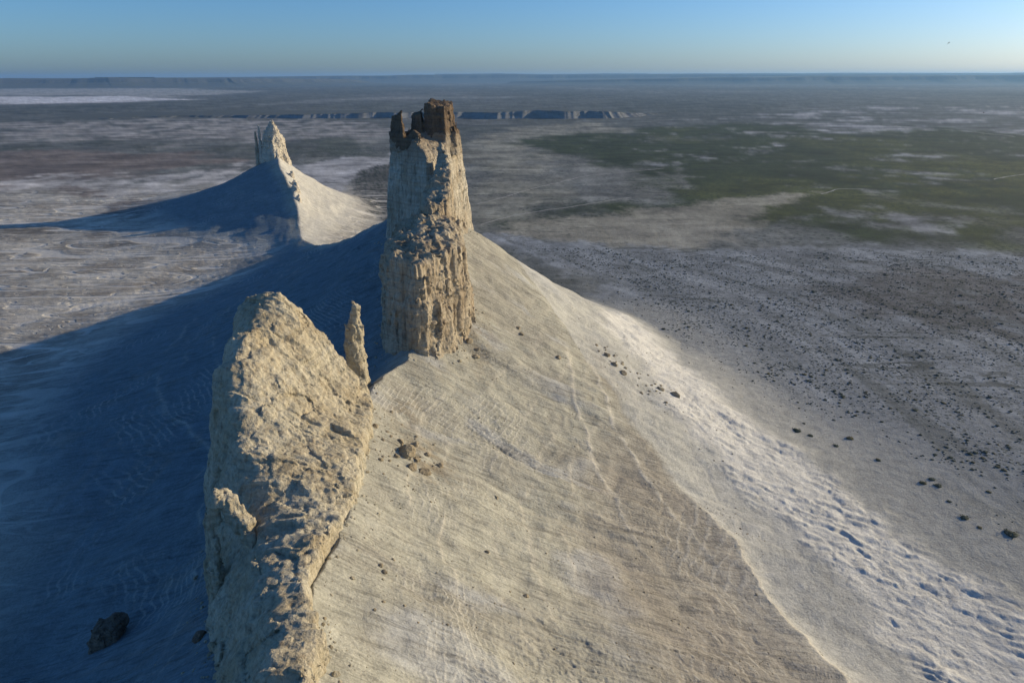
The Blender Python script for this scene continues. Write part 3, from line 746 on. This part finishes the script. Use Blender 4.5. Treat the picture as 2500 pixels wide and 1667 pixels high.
# ---- jagged rib joining block and fang
rib_foot = [(-62,428),(-50,420),(-38,428),(-36,448),(-38,470),(-44,490),(-55,490),(-57,470),(-62,450)]
rib_top = Top([(-68,432,150),(-56,430,156),(-44,430,158),(-40,440,160),(-60,446,158),(-50,450,170),(-44,452,172),(-46,466,176),(-54,470,166),(-48,478,186),(-42,480,184),(-56,486,178),(-50,490,190)])
V, Q = rock_mesh('rib', .8, rib_foot, rib_top, 96, 196, taper=.05, flute=(1.6, 5.0, 30.), ledge=.5, rough=.65, seed=230, topn=.6)
V, Q = biggest(V, Q); base = np.array([-52., 458., 96.])
o = link('rock_rib', mesh_np('rock_rib', V-base, Q, False), MAT_BLOCK, loc=base)
tag(o, 'jagged broken rock rib climbing from the squat block to the tall fang', 'rock')

# ---- the tall fang with its dark cap
fng_foot = [(-99,522),(-97,508),(-88,497),(-72,481),(-59,470),(-50,478),(-42,494),(-36,514),(-32,536),(-30,556),(-38,566),(-60,570),(-84,562),(-96,544)]
fng_top = Top([(-92,514,184),(-88,508,186),(-82,502,188),(-76,497,190),(-70,494,190),(-65,490,187),(-61,486,184),(-57,482,178),(-54,478,171),(-50,480,164),(-78,512,192),(-70,508,190),(-64,502,190),(-58,498,184),(-53,492,176),(-46,494,170),
               (-74,520,192),(-60,516,190),(-50,512,186),(-44,516,188),(-40,526,188),(-36,540,186),(-60,545,195),(-84,530,190),(-88,544,186),(-40,556,188)])
fng_blocks = [([(-91,520),(-89,511),(-83,503),(-77,498),(-74,503),(-78,512),(-82,520)], 180, 205.5, .12, (.45, .1)),          # left prong
              ([(-77,508),(-73,502),(-68,504),(-70,510),(-75,514)], 182, 202, .16, (-.3, 0)),                                  # small middle prong
              ([(-72,498),(-66,492),(-62,492),(-63,500),(-69,506)], 180, 194, .12, (-.5, 0)),
              ([(-75,519),(-70,513),(-64,514),(-64,540),(-76,540)], 184, 205.5, .10, (.35, .1)),                                  # shoulder of the main block
              ([(-67,516),(-58,511),(-47,512),(-42,520),(-40,536),(-44,550),(-66,550)], 182, 211.5, .15, (-.14, .10)),           # main block
              ([(-46,514),(-40,518),(-37,530),(-38,542),(-44,540)], 176, 199, .16, (-.5, 0))]
V, Q = rock_mesh('fang', .85, fng_foot, fng_top, 100, 220, taper=.115, flute=(1.2, 6.0, 70.), ledge=.4, rough=.5, seed=260, topn=.5, blocks=fng_blocks)
V, Q = biggest(V, Q); base = np.array([-64., 520., 100.])
zc = V[Q].mean(1); lim = 191+4.5*fbm2(zc[:, 0]/5., zc[:, 1]/5., 3, 5)-8.0*sst(516, 504, zc[:, 1])*sst(-66, -74, zc[:, 0])
m = zc[:, 2] > lim
Va, Qa = sub_mesh(V, Q, ~m); Vb, Qb = sub_mesh(V, Q, m)
fg = link('rock_fang', mesh_np('rock_fang', Va-base, Qa, False), MAT_FANG, loc=base)
tag(fg, 'tallest white rock fang with a dark brown broken cap, centre of the ridge', 'rock')
o = link('cap', mesh_np('fang_cap', Vb-base, Qb, False), MAT_CAP, parent=fg); o['label'] = 'dark brown broken caprock'

# ---- the far tower with two spires
cx, cy = -427., 1268.
far_foot = [(cx-28,cy-12),(cx-10,cy-24),(cx+8,cy-30),(cx+20,cy-14),(cx+27,cy+4),(cx+22,cy+22),(cx,cy+28),(cx-26,cy+14)]
far_top = Top([(cx-24,cy-4,128),(cx-18,cy-6,136),(cx-12,cy-6,143),(cx-6,cy-6,150),(cx-1,cy-5,156),(cx+4,cy-3,158),(cx+8,cy,150),(cx+12,cy+2,138),(cx+16,cy+4,124),(cx+22,cy+6,106),(cx+2,cy+10,150),(cx-14,cy+10,134),(cx+6,cy-24,112),(cx+2,cy-16,134),(cx-12,cy-18,120)])
V, Q = rock_mesh('far', 1.0, far_foot, far_top, 62, 164, taper=.15, flute=(2.2, 7.0, 45.), ledge=.8, rough=1.2, seed=300, topn=.8)
V, Q = biggest(V, Q); base = np.array([cx, cy, 62.])
ft = link('rock_tower', mesh_np('rock_tower', V-base, Q, False), MAT_FAR, loc=base)
tag(ft, 'distant white rock tower with two thin spires, beyond the tall fang to the left', 'rock')
for (sx, zt, r0, mt) in ((-23., 151., 2.0, MAT_FAR), (-30., 139., 1.9, MAT_BLOCK)):
    V, Q = tube_rock([(cx+sx,cy-4,84),(cx+sx,cy-4,110),(cx+sx+.8,cy-4,zt-10),(cx+sx+.4,cy-4,zt)], [r0+3.0,r0+1.0,r0,.9], .7, 320+int(-sx), rough=.9, fl=.8)
    link('spire', mesh_np('spire', V-base, Q), mt, parent=ft)
# knobs along its front crest
for i, (px, py, yy, s) in enumerate(((722,478,1105,9.),(716,455,1140,6.),(728,505,1075,6.5),(710,430,1180,6.))):
    X0, Y0, _ = ay(px, py, yy); g = hgt(X0, Y0)
    V, Q = tube_rock([(X0,Y0,g-5),(X0,Y0+2,g+2),(X0+1,Y0+4,g+s)], [s*.8,s*.75,s*.4], .9, 340+i, rough=1.6, fl=1.4)
    bb = np.array([X0, Y0, g]); o = link('crag', mesh_np('crag', V-bb, Q), MAT_FAR, loc=bb)
    tag(o, ('largest pale crag on the crest below the distant tower','small pale crag just above the largest one on the distant crest','lowest pale crag on the crest below the distant tower','highest small crag right under the distant tower')[i], 'rock', 'crags on the distant crest')
print('rocks', round(time.time()-T0, 1))
# ------------------------------------------------------------------ far mesas and the mid-distance escarpment
def far_material(name, col, dark, soil=(.10,.11,.10)):
    k = NT(name)
    n = k.noise((.012, .012, .05), 5, .6); c = k.mix(col, dark, k.ramp(n, [(.4, 0.0), (.62, 1.0)]))
    g = k.n('ShaderNodeNewGeometry'); sp = k.n('ShaderNodeSeparateXYZ'); k.l(g.outputs['True Normal'], sp.inputs[0])
    c = k.mix(c, soil, k.ramp(k.math('ABSOLUTE', sp.outputs[2]), [(.90, 0.0), (.97, 1.0)]))      # soil lies on the level tops
    return k.done(c)
MAT_MESA = far_material('mesa_rock', (.10,.11,.11), (.08,.085,.085))
MAT_SCARP = far_material('scarp_chalk', (.21,.22,.22), (.15,.155,.155))
def scarp(name, line, topz, prof, n, flute, wl, mat, seed, back, depth_noise=0.0, hv=.0):
    """a cliff line: line = plan polyline seen from the camera side, profile = (setback, height share)"""
    P = np.array(line, float); L = np.append(0, np.cumsum(np.hypot(*np.diff(P, axis=0).T)))
    s = np.linspace(0, L[-1], n); X = np.interp(s, L, P[:, 0]); Y = np.interp(s, L, P[:, 1]); H = np.interp(s, L, np.array(topz, float))
    tx = np.gradient(X); ty = np.gradient(Y); l = np.hypot(tx, ty); nx = -ty/l; ny = tx/l
    sg = np.where(nx*X+ny*Y > 0, 1, -1); nx = nx*sg; ny = ny*sg
    cut = depth_noise*fbm2(s/(wl*6), s*0+seed, 4, seed)
    rows = []
    for j, (o, hh) in enumerate(prof):
        rb = fbm2(s/wl, s*0+.4, 4, seed+5)*1.6; r2 = fbm2(s/(wl*4.), s*0+2.2, 3, seed+6)*3.0
        f = flute*(rb+.4*r2)*(4*hh*(1-hh)*.9+.1)*(hh < 1.01) if hh < 1 else flute*.4*rb
        q = o+cut-f if o < back*.9 else o
        z = H*hh*(1+(.05*noise2(s/(wl*3), s*0, seed+9)+hv*fbm2(s/(wl*9), s*0+7, 3, seed+8))*(hh > .3)) if hh > 0 else np.full(n, -6.0)
        rows.append(np.stack([X+nx*q, Y+ny*q, z], 1))
    V = np.vstack(rows); m = len(prof)
    i = np.arange(m-1)[:, None]*n; j = np.arange(n-1)[None, :]
    F = np.stack([i+j, i+j+1, i+n+j+1, i+n+j], -1).reshape(-1, 4)
    me = mesh_np(name, V, F, smooth=False); o = link(name, me, mat); tag(o, kind='structure')
    # make the faces look outward
    return o
def mesa_line(pts, ybase):
    line = []; top = []
    for (px, yt), yb in zip(pts, ybase):
        x, y = gp(px, yb); line.append((x, y)); top.append(ay(px, yt, y)[2])
    return line, top
PR = [(-900, 0), (0, .02), (350, .22), (620, .5), (760, .9), (840, 1.0), (6000, 1.0), (9000, .0)]
l, t = mesa_line([(-700,190),(-200,190),(0,189.5),(130,190),(270,187.5),(420,189),(600,190),(780,191),(900,193),(960,199)], [214,214,213,212.5,212,211,210,208,206,204])
tag(scarp('mesa', l, t, PR, 900, 70, 500, MAT_MESA, 3, 6000, 500), 'long blue mesa on the left horizon behind the salt flat')
l, t = mesa_line([(1220,199.5),(1320,198),(1480,195),(1750,191),(2060,188.5),(2300,187.5),(2500,186.5),(2900,186),(3300,186)], [206,206.5,207,207.5,208,208,208,209,209])
tag(scarp('mesa', l, t, PR, 900, 70, 500, MAT_MESA, 13, 6000, 500), 'long dark blue mesa along the right horizon')
PR2 = [(-1500, 0), (0, .1), (900, .55), (1100, .9), (1200, 1.0), (9000, 1.0), (9500, 0)]
def ridge_far(pts, R, seed, n, lab):
    line = []; top = []
    for px, yt in pts:
        u = (px-1250)/FPX; a = math.atan2(u, CP+(833.5-186)/FPX*SP); x = R*math.sin(a); y = R*math.cos(a)
        line.append((x, y)); top.append(ay(px, yt, y)[2])
    tag(scarp('plateau', line, top, PR2, n, 150, 900, MAT_MESA, seed, 9000, 600), lab)
ridge_far([(350,188),(600,187),(700,185.5),(800,185),(950,184),(1000,182.5),(1110,182),(1250,181.5),(1310,183),(1500,183),(1700,182.5),(1900,184),(2100,184),(2300,185)], 30000, 23, 700, 'pale blue plateau on the centre horizon')
ridge_far([(1060,180.5),(1220,179.6),(1240,180.6),(1400,181),(1575,179.8),(1590,181),(1800,180.5),(2080,180),(2350,181),(2440,182),(2480,180.5),(2900,180)], 42000, 33, 700, 'faintest plateau on the right horizon')
# escarpment with fluted shaded face in the middle distance
sl = [gp(px, py) for px, py in [(150,291),(330,286),(480,285),(620,288),(760,289),(900,288),(1050,288),(1200,290),(1340,290.5),(1480,290),(1530,288),(1580,284),(1640,279)]]
sh = [0,4,9,16,22,28,32,38,40,36,28,16,0]
SPR = [(-30, 0), (0, .0), (18, .25), (34, .62), (42, .92), (52, 1.0), (90, .96), (700, .25), (1500, -0.0)]
tag(scarp('escarpment', sl, sh, SPR, 4000, 1.6, 38, MAT_SCARP, 43, 1500, 110, .35), 'low fluted white escarpment crossing the middle distance')

# ------------------------------------------------------------------ haze
hz_me = bpy.data.meshes.new('haze')
B = 75000.; z0, z1 = -120., 450.
hz_me.from_pydata([(-B,-B,z0),(B,-B,z0),(B,B,z0),(-B,B,z0),(-B,-B,z1),(B,-B,z1),(B,B,z1),(-B,B,z1)], [], [(3,2,1,0),(4,5,6,7),(0,1,5,4),(1,2,6,5),(2,3,7,6),(3,0,4,7)])
hm = bpy.data.materials.new('air'); hm.use_nodes = True; ht = hm.node_tree; ht.nodes.clear()
ho = ht.nodes.new('ShaderNodeOutputMaterial'); hv = ht.nodes.new('ShaderNodeVolumePrincipled')
hv.inputs['Color'].default_value = (.36, .65, 1.0, 1); hv.inputs['Density'].default_value = 2.3e-5; hv.inputs['Anisotropy'].default_value = 0.3
ht.links.new(hv.outputs[0], ho.inputs['Volume'])
hz = link('haze', hz_me, hm); tag(hz, kind='stuff')

# ------------------------------------------------------------------ finding the ground under a point of the photograph
def cast(px, py):
    u = (px-1250)/FPX; v = (833.5-py)/FPX; dx, dy, dz = u, CP+v*SP, -(SP-v*CP)
    t = np.concatenate([np.arange(80, 700, 1.0), np.arange(700, 3000, 4.0)])
    z = land(dx*t, dy*t)[0]; hit = CAM_H+dz*t < z
    i = int(np.argmax(hit)) if hit.any() else int(np.argmax(CAM_H+dz*t < 0))
    t2 = np.linspace(t[i-1], t[i], 12); z2 = land(dx*t2, dy*t2)[0]; k = int(np.argmax(CAM_H+dz*t2 < z2))
    return np.array([dx*t2[k], dy*t2[k], z2[k]]), float(t2[k])

# ------------------------------------------------------------------ dirt tracks
def simple_mat(name, col, var=.25, sc=.8):
    k = NT(name); n = k.noise((sc, sc, sc), 4, .6)
    return k.done(k.mix(col, k.ramp(n, [(.3, 1-var), (.7, 1+var)]), 1.0, 'MULTIPLY'))
MAT_TRACK = simple_mat('track_dust', (.40,.385,.34), .15, .2)
def track(pix, w, lab, seed):
    P = np.array([gp(a, b) for a, b in pix]); P = np.array(_spline([tuple(p) for p in P], 14))
    n = len(P); t = np.gradient(P, axis=0); t /= np.linalg.norm(t, axis=1)[:, None]; nn = np.stack([-t[:, 1], t[:, 0]], 1)
    P = P+nn*(2.5*w*.3*fbm2(np.arange(n)/6., np.zeros(n), 3, seed))[:, None]
    ww = w*(.75+.35*fbm2(np.arange(n)/3., np.zeros(n), 2, seed+1))
    rows = []
    for k in (-.5, -.2, .2, .5):
        q = P+nn*(k*ww)[:, None]; z = land(q[:, 0], q[:, 1])[0]; rows.append(np.column_stack([q, z+.22+(abs(k) < .3)*.10]))
    V = np.vstack(rows); i = np.arange(3)[:, None]*n; j = np.arange(n-1)[None, :]
    F = np.stack([i+j, i+j+1, i+n+j+1, i+n+j], -1).reshape(-1, 4)
    tag(link('dirt_track', mesh_np('dirt_track', V, F), MAT_TRACK), lab, kind='structure')
track([(1172,548),(1250,527),(1320,516),(1390,507),(1460,495),(1540,482)], 4.2, 'pale dirt track leaving the foot of the tall fang to the right', 1)
track([(1165,498),(1230,482),(1290,463),(1360,447),(1420,432),(1500,424),(1620,412)], 4.5, 'pale dirt track crossing the pan behind the tall fang', 2)
track([(2050,299),(2140,305),(2250,316),(2340,322),(2480,337)], 10.0, 'long white track on the far steppe at right', 3)
track([(2005,476),(2030,468),(2050,463),(2110,464)], 5.0, 'short pale bend of track on the green steppe', 4)
track([(2425,441),(2460,434),(2520,427),(2600,425)], 6.0, 'pale track at the right edge of the green steppe', 5)
track([(1900,655),(2060,662),(2240,672),(2400,680),(2560,690)], 2.6, 'thin pale wheel track over the dark shrub flat', 6)

# ------------------------------------------------------------------ shrubs
MAT_SHRUB = simple_mat('saltbush_leaves', (.078,.088,.062), .5, 1.5)
MAT_SHRUB2 = simple_mat('dry_bush_twigs', (.13,.115,.06), .45, 1.5)
def shrub_mesh(seed, leaves=70):
    r = random.Random(seed); V = []; F = []
    # woody heart
    m = 7
    for k, (zz, rr) in enumerate(((0., .72), (.28, .85), (.55, .62))):
        for i in range(m):
            a = 2*math.pi*(i+.5*k)/m; q = rr*(.75+.45*r.random()); V.append((q*math.cos(a), q*math.sin(a), zz*(.8+.3*r.random())))
    V.append((0, 0, .72))
    for k in range(2):
        for i in range(m):
            a = k*m+i; b = k*m+(i+1) % m; F += [(a, b, a+m), (b, b+m, a+m)]
    for i in range(m): F.append((2*m+i, 2*m+(i+1) % m, 3*m))
    for _ in range(leaves):
        a = r.uniform(0, 2*math.pi); e = math.asin(r.random()**.8); d = r.uniform(.72, 1.12)*(.85+.3*math.sin(3*a+seed))
        c = Vector((d*math.cos(a)*math.cos(e), d*math.sin(a)*math.cos(e), .12+.78*d*math.sin(e)))
        u = Vector((r.gauss(0, 1), r.gauss(0, 1), r.gauss(0, 1))).normalized()*r.uniform(.12, .26); w = Vector((r.gauss(0, 1), r.gauss(0, 1), r.gauss(0, 1))).normalized()*r.uniform(.08, .2)
        n = len(V); V += [tuple(c-u), tuple(c+w), tuple(c+u)]; F.append((n, n+1, n+2))
    me = bpy.data.meshes.new('shrub'); me.from_pydata(V, [], F); me.materials.append(MAT_SHRUB); return me
SHRUBS = [shrub_mesh(i) for i in range(6)]
for me in SHRUBS[4:]: me.materials.clear(); me.materials.append(MAT_SHRUB2)
def put_shrub(x, y, z, s, lab, grp='shrubs on the plain right of the ridge'):
    o = bpy.data.objects.new('shrub', SHRUBS[random.randrange(6)]); COL.objects.link(o)
    o.location = (x, y, z-.08*s); o.rotation_euler = (0, 0, random.uniform(0, 6.28)); o.scale = (s, s*random.uniform(.8, 1.1), s*random.uniform(.55, .8))
    return tag(o, lab, 'shrub', grp)
for px, py, d, lab in [(2272,1172,20,'upper of three round shrubs in a triangle on the smooth wash'),(2251,1181,18,'left of three round shrubs in a triangle on the smooth wash'),(2288,1188,23,'largest of three round shrubs in a triangle on the smooth wash'),
                       (2352,1266,25,'lone round shrub on the wash between the triangle of shrubs and the biggest shrub'),(2465,1306,38,'biggest flat shrub at the right edge, on a pale mound'),(2389,1290,14,'small shrub just left of the biggest flat shrub'),
                       (1943,1053,26,'wide flat shrub nearest the white crumbled toe'),(1977,1065,16,'dark shrub just right of the wide flat shrub near the crumbled toe'),(2073,1072,20,'shrub at the bend of the wash above the white bluffs'),
                       (2039,1090,15,'small shrub alone below the shrub at the bend of the wash'),(2142,1125,15,'small lone shrub halfway down the wash'),(2315,1226,13,'small lone shrub just right of the triangle of shrubs')]:
    p, t = cast(px, py); put_shrub(p[0], p[1], p[2], d*t/FPX*.5, lab)
p_flat = [gp(a, b) for a, b in [(1175,572),(1400,592),(1700,612),(2050,602),(2900,640),(2900,1420),(2440,1290),(2330,1200),(2200,1135),(2010,1050),(1900,1015),(1780,945),(1700,900),(1620,840),(1500,745),(1350,650)]]
rng = np.random.RandomState(5)
N = 70000
xs = rng.uniform(0, 950, N); ys = rng.uniform(255, 960, N)
sd = sdpoly(xs, ys, p_flat); den = sst(6, -70, sd)*(.10+.9*sst(-.25, .3, fbm2(xs/70., ys/45., 4, 500)))
_, dd_, _, aa_ = ridge(xs, ys); den = sst(4, -60, sd)*(.25+.75*sst(-.2, .25, fbm2(xs/70., ys/45., 4, 500)))*(.5+.8*sst(-.15, .3, fbm2(aa_/120., dd_/9., 3, 510)))
den = np.where(sd < 0, np.maximum(den, .04), sst(25, 0, sd)*.02)
ok = (rng.uniform(0, 1, N) < den*.95) & (ys-.0 > 0) & (np.abs(xs) < ys*.86+40)
xs = xs[ok]; ys = ys[ok]; zs, Ms = land(xs, ys); q = (Ms['toe'] < .1) & (Ms['scree'] < .55); xs = xs[q]; ys = ys[q]; zs = zs[q]
sz = np.clip(rng.lognormal(-.42, .45, len(xs)), .25, 2.3)
show = sz/np.hypot(xs, ys-0); inview = (np.abs(xs) < .74*np.hypot(ys*.93+83, 0)) 
order = np.argsort(-show*inview)
for i in order[:288]:
    o = put_shrub(xs[i], ys[i], zs[i], sz[i], 'low dark grey-green shrub scattered over the plain right of the ridge')
rest = order[288:]
def dome_field(x, y, z, s, flat=.62, m=6, seed=1, sink=.12):
    n = len(x); r = np.random.RandomState(seed); prof = ((0., .95), (.62, .72)); V = []
    ph = r.uniform(0, 6.28, n)
    for k, (zz, rr) in enumerate(prof):
        for i in range(m):
            a = ph+2*np.pi*(i+.5*k)/m; q = s*rr*r.uniform(.65, 1.25, n)
            V.append(np.stack([x+q*np.cos(a), y+q*np.sin(a), z-sink*s+s*flat*zz*r.uniform(.75, 1.2, n)], 1))
    V.append(np.stack([x, y, z-sink*s+s*flat*1.05], 1))
    c = 2*m+1; V = np.stack(V, 1).reshape(-1, 3); T = []
    for i in range(m):
        a = i; b = (i+1) % m; T += [(a, b, a+m), (b, b+m, a+m), (m+i, m+(i+1) % m, 2*m)]
    F = (np.arange(n)[:, None, None]*c+np.array(T)[None]).reshape(-1, 3)
    return V, F
V, F = dome_field(xs[rest], ys[rest], zs[rest], sz[rest], m=5)
o = link('scrub', mesh_np('scrub', V, F, False), MAT_SHRUB); tag(o, 'countless small dark shrubs covering the plain to the right', kind='stuff')
print('shrubs', len(xs), round(time.time()-T0, 1))

# ------------------------------------------------------------------ boulders and clods
def boulder_mesh(seed, mat, sub=3, angular=.5):
    import bmesh
    bm = bmesh.new(); bmesh.ops.create_icosphere(bm, subdivisions=sub, radius=1.0)
    V = np.array([v.co[:] for v in bm.verts]); F = np.array([[v.index for v in f.verts] for f in bm.faces]); bm.free()
    r = np.random.RandomState(seed)
    for _ in range(9):                                              # broken flat faces
        n = r.normal(size=3); n /= np.linalg.norm(n); d = r.uniform(.55, .9); h = V@n; V -= np.clip(h-d, 0, None)[:, None]*n*.92
    V *= (1+.16*fbm3(V[:, 0]*1.6+seed, V[:, 1]*1.6, V[:, 2]*1.6, 2, seed)+.07*fbm3(V[:, 0]*5., V[:, 1]*5., V[:, 2]*5., 2, seed+3))[:, None]
    me = mesh_np('boulder', V, F, False); me.materials.append(mat); return me
BM = [boulder_mesh(i, MAT_CLOD, 3) for i in range(4)]; BD = [boulder_mesh(20+i, MAT_BROWN, 3) for i in range(3)]
BP = [boulder_mesh(40+i, MAT_CLOD, 2) for i in range(5)]
def put_boulder(px, py, d, lab, pool, flat=.7, grp=None, asp=1.0):
    p, t = cast(px, py); s = d*t/FPX*.5
    o = bpy.data.objects.new('boulder', pool[random.randrange(len(pool))]); COL.objects.link(o)
    o.location = (p[0], p[1], p[2]-.05*s); o.scale = (s*asp, s, s*flat); o.rotation_euler = (random.uniform(-.3, .3), random.uniform(-.2, .4), random.uniform(0, 6.28) if asp == 1 else random.uniform(-.3, .3))
    return tag(o, lab, 'boulder', grp)
p, t = cast(262, 1560); s = 80*t/FPX
V, Q = tube_rock([p+np.array([-.1,0,-.2])*s, p+np.array([.0,.05,.25])*s, p+np.array([.22,.25,.42])*s], [.46*s,.42*s,.26*s], .3, 700, rough=1.0, fl=.9)
tag(link('boulder', mesh_np('big_boulder', V-p, Q, False), MAT_BROWN, loc=p), 'large dark brown boulder alone in the blue shade left of the near fin', 'boulder')
put_boulder(486, 1555, 40, 'dark rock lump against the foot of the near fin in the shade', BD, .8)
put_boulder(225, 1585, 26, 'small dark boulder just below the large dark brown one', BD, .7)
CL = [(977,1078,16,'round tan clod at the top of the brown clod pile beside the near fin'),(1013,1083,14,'tan clod just right of the topmost one in the brown clod pile'),(985,1103,44,'largest tan clod in the middle of the brown clod pile'),(1016,1121,18,'tan clod below right of the largest one in the brown clod pile'),
      (966,1112,15,'small clod left of the largest one in the brown clod pile'),(1041,1109,12,'outermost small clod right of the brown clod pile'),(1070,1136,18,'dark tan clod at the right end of the brown clod pile'),(1005,1140,22,'broken clod at the lower edge of the brown clod pile'),(1035,1152,26,'flat broken clod lowest in the brown clod pile'),
      (927,1121,13,'small clod at the left end of the brown clod pile'),(912,1040,16,'tan clod close under the needle'),(953,1005,9,'small dark stone on the scree right of the needle'),
      (1143,832,17,'yellowish boulder at the right foot of the squat block'),(1160,872,16,'yellowish boulder below the one at the foot of the squat block'),(1163,852,12,'stone between the two yellowish boulders below the squat block'),
      (1263,800,12,'upper dark stone in a short line right of the squat block'),(1272,815,12,'lower dark stone in a short line right of the squat block'),(1361,872,14,'lone dark boulder on the scree right of the yellowish boulders'),
      (1480,868,14,'dark boulder at the head of the boulder trail on the mid slope'),(1497,890,16,'dark boulder in the boulder trail on the mid slope'),(1520,912,18,'largest boulder in the boulder trail on the mid slope'),(1645,965,22,'brown boulder on the pale toe below the boulder trail'),(1610,950,16,'smaller brown boulder left of the brown one on the pale toe'),
      (1209,1215,11,'lone grey stone on the open scree'),(1186,1348,11,'dark grey stone on the lower scree near the contour lines'),(927,1380,12,'grey stone among rubble at the foot of the near fin'),(936,1395,13,'darker stone just below the grey one at the foot of the near fin'),(958,1366,9,'small pale stone right of the rubble at the foot of the near fin'),(934,1468,10,'yellow-stained stone on the scree right of the near fin'),(1280,1455,14,'dark stone cluster on the lower right scree')]
for px, py, d, lab in CL: put_boulder(px, py, d*1.3, lab, BM, .75, 'stones on the sunlit scree')
for i in range(70):                                                # rubble about the pile and the trail
    if i < 34: px, py = random.gauss(985, 45), random.gauss(1105, 32); lab = 'small tan clod in the brown clod pile beside the near fin'; g = 'clods of the brown pile'
    else: px, py = 1450+ (i-34)*5.2+random.gauss(0, 16), 850+(i-34)*3.6+random.gauss(0, 12); lab = 'small dark stone in the boulder trail on the mid slope'; g = 'stones of the boulder trail'
    put_boulder(px, py, random.uniform(5, 12), lab, BP, .7, g)
# loose rubble over the slopes
N = 7000
xs = rng.uniform(-60, 150, N); ys = rng.uniform(110, 520, N); zs, Ms = land(xs, ys)
k = (Ms['scree'] > .6) & Ms['right'] & (rng.uniform(0, 1, N) < .15+.85*sst(-.1, .35, fbm2(xs/26., ys/26., 3, 600)))
V, F = dome_field(xs[k], ys[k], zs[k], np.clip(rng.lognormal(-1.55, .45, k.sum()), .1, .7), .8, 5, 9)
tag(link('rubble', mesh_np('rubble', V, F, False), MAT_CLOD), 'loose small rubble strewn over the sunlit scree', kind='stuff')

# fallen blocks heaped along the feet of the rocks
fx, fy, fs = [], [], []
for poly, cnt in ((fin_foot, 1500), (blk_foot, 700), (fng_foot, 500)):
    P = np.array(poly, float); n = cnt*4
    qx = rng.uniform(P[:, 0].min()-16, P[:, 0].max()+16, n); qy = rng.uniform(P[:, 1].min()-16, P[:, 1].max()+16, n); d_ = sdpoly(qx, qy, poly)
    w_ = np.exp(-np.clip(d_, 0, None)/4.5)*(d_ > -1.5)*(.35+.65*sst(-.2, .3, fbm2(qx/9., qy/9., 2, 640)))
    kk = rng.uniform(0, 1, n) < w_; fx.append(qx[kk]); fy.append(qy[kk]); fs.append(np.clip(rng.lognormal(-1.0, .55, kk.sum()), .15, 1.5))
fx = np.concatenate(fx); fy = np.concatenate(fy); fs = np.concatenate(fs); fz = land(fx, fy)[0]
V, F = dome_field(fx, fy, fz, fs, .85, 5, 31)
tag(link('fallen_blocks', mesh_np('fallen_blocks', V, F, False), MAT_CREAM), 'broken cream blocks heaped along the feet of the rocks', kind='stuff')

# ------------------------------------------------------------------ two birds
MAT_BIRD = simple_mat('bird_feathers', (.035,.032,.03), .2, 4.)
def bird(px, py, Y, bank, head, lab):
    X, Yy, Z = ay(px, py, Y); e = bpy.data.objects.new('bird', None); COL.objects.link(e); e.empty_display_size = .3
    e.location = (X, Yy, Z); e.rotation_euler = (0, bank, head); tag(e, lab, 'bird')
    th = np.linspace(0, 2*np.pi, 9)[:-1]; st = [(-.42,.01),(-.3,.035),(-.12,.075),(.05,.085),(.17,.06),(.23,.055),(.29,.045),(.34,.008)]
    V = [(r*math.cos(a), y, r*.9*math.sin(a)+(.02 if y > .2 else 0)) for y, r in st for a in th]; n = len(th)
    F = [(i*n+j, i*n+(j+1) % n, (i+1)*n+(j+1) % n, (i+1)*n+j) for i in range(len(st)-1) for j in range(n)]
    link('body', mesh_np('bird_body', V, F), MAT_BIRD, e)
    for s in (-1, 1):
        w = [(.05,.14,.02),(.34,.20,.09),(.62,.10,.10),(.86,-.06,.06),(.60,-.05,.095),(.34,-.07,.085),(.05,-.12,.02)]
        V = [(s*x, y, z) for x, y, z in w]+[(s*x, y, z-.014) for x, y, z in w]; m = 7
        F = [[0,1,5,6],[1,2,4,5],[2,3,4,4],[7,8,12,13],[8,9,11,12],[9,10,11,11]]
        me = bpy.data.meshes.new('wing'); me.from_pydata(V, [], [tuple(dict.fromkeys(f)) for f in F]+[(i, (i+1) % m, m+(i+1) % m, m+i) for i in range(m)]); link('wing', me, MAT_BIRD, e)
    me = bpy.data.meshes.new('tail'); me.from_pydata([(-.03,-.36,0),(.03,-.36,0),(.10,-.60,0),(-.10,-.60,0),(-.03,-.36,-.015),(.03,-.36,-.015),(.10,-.60,-.015),(-.10,-.60,-.015)], [], [(0,1,2,3),(7,6,5,4),(0,4,5,1),(1,5,6,2),(2,6,7,3),(3,7,4,0)]); link('tail', me, MAT_BIRD, e)
bird(2316, 108, 320, math.radians(-42), math.radians(20), 'dark bird gliding with tilted wings against the pale sky')
bird(2401, 278, 260, math.radians(-12), math.radians(70), 'dark bird gliding low in front of the distant plain')
print('all', round(time.time()-T0, 1))
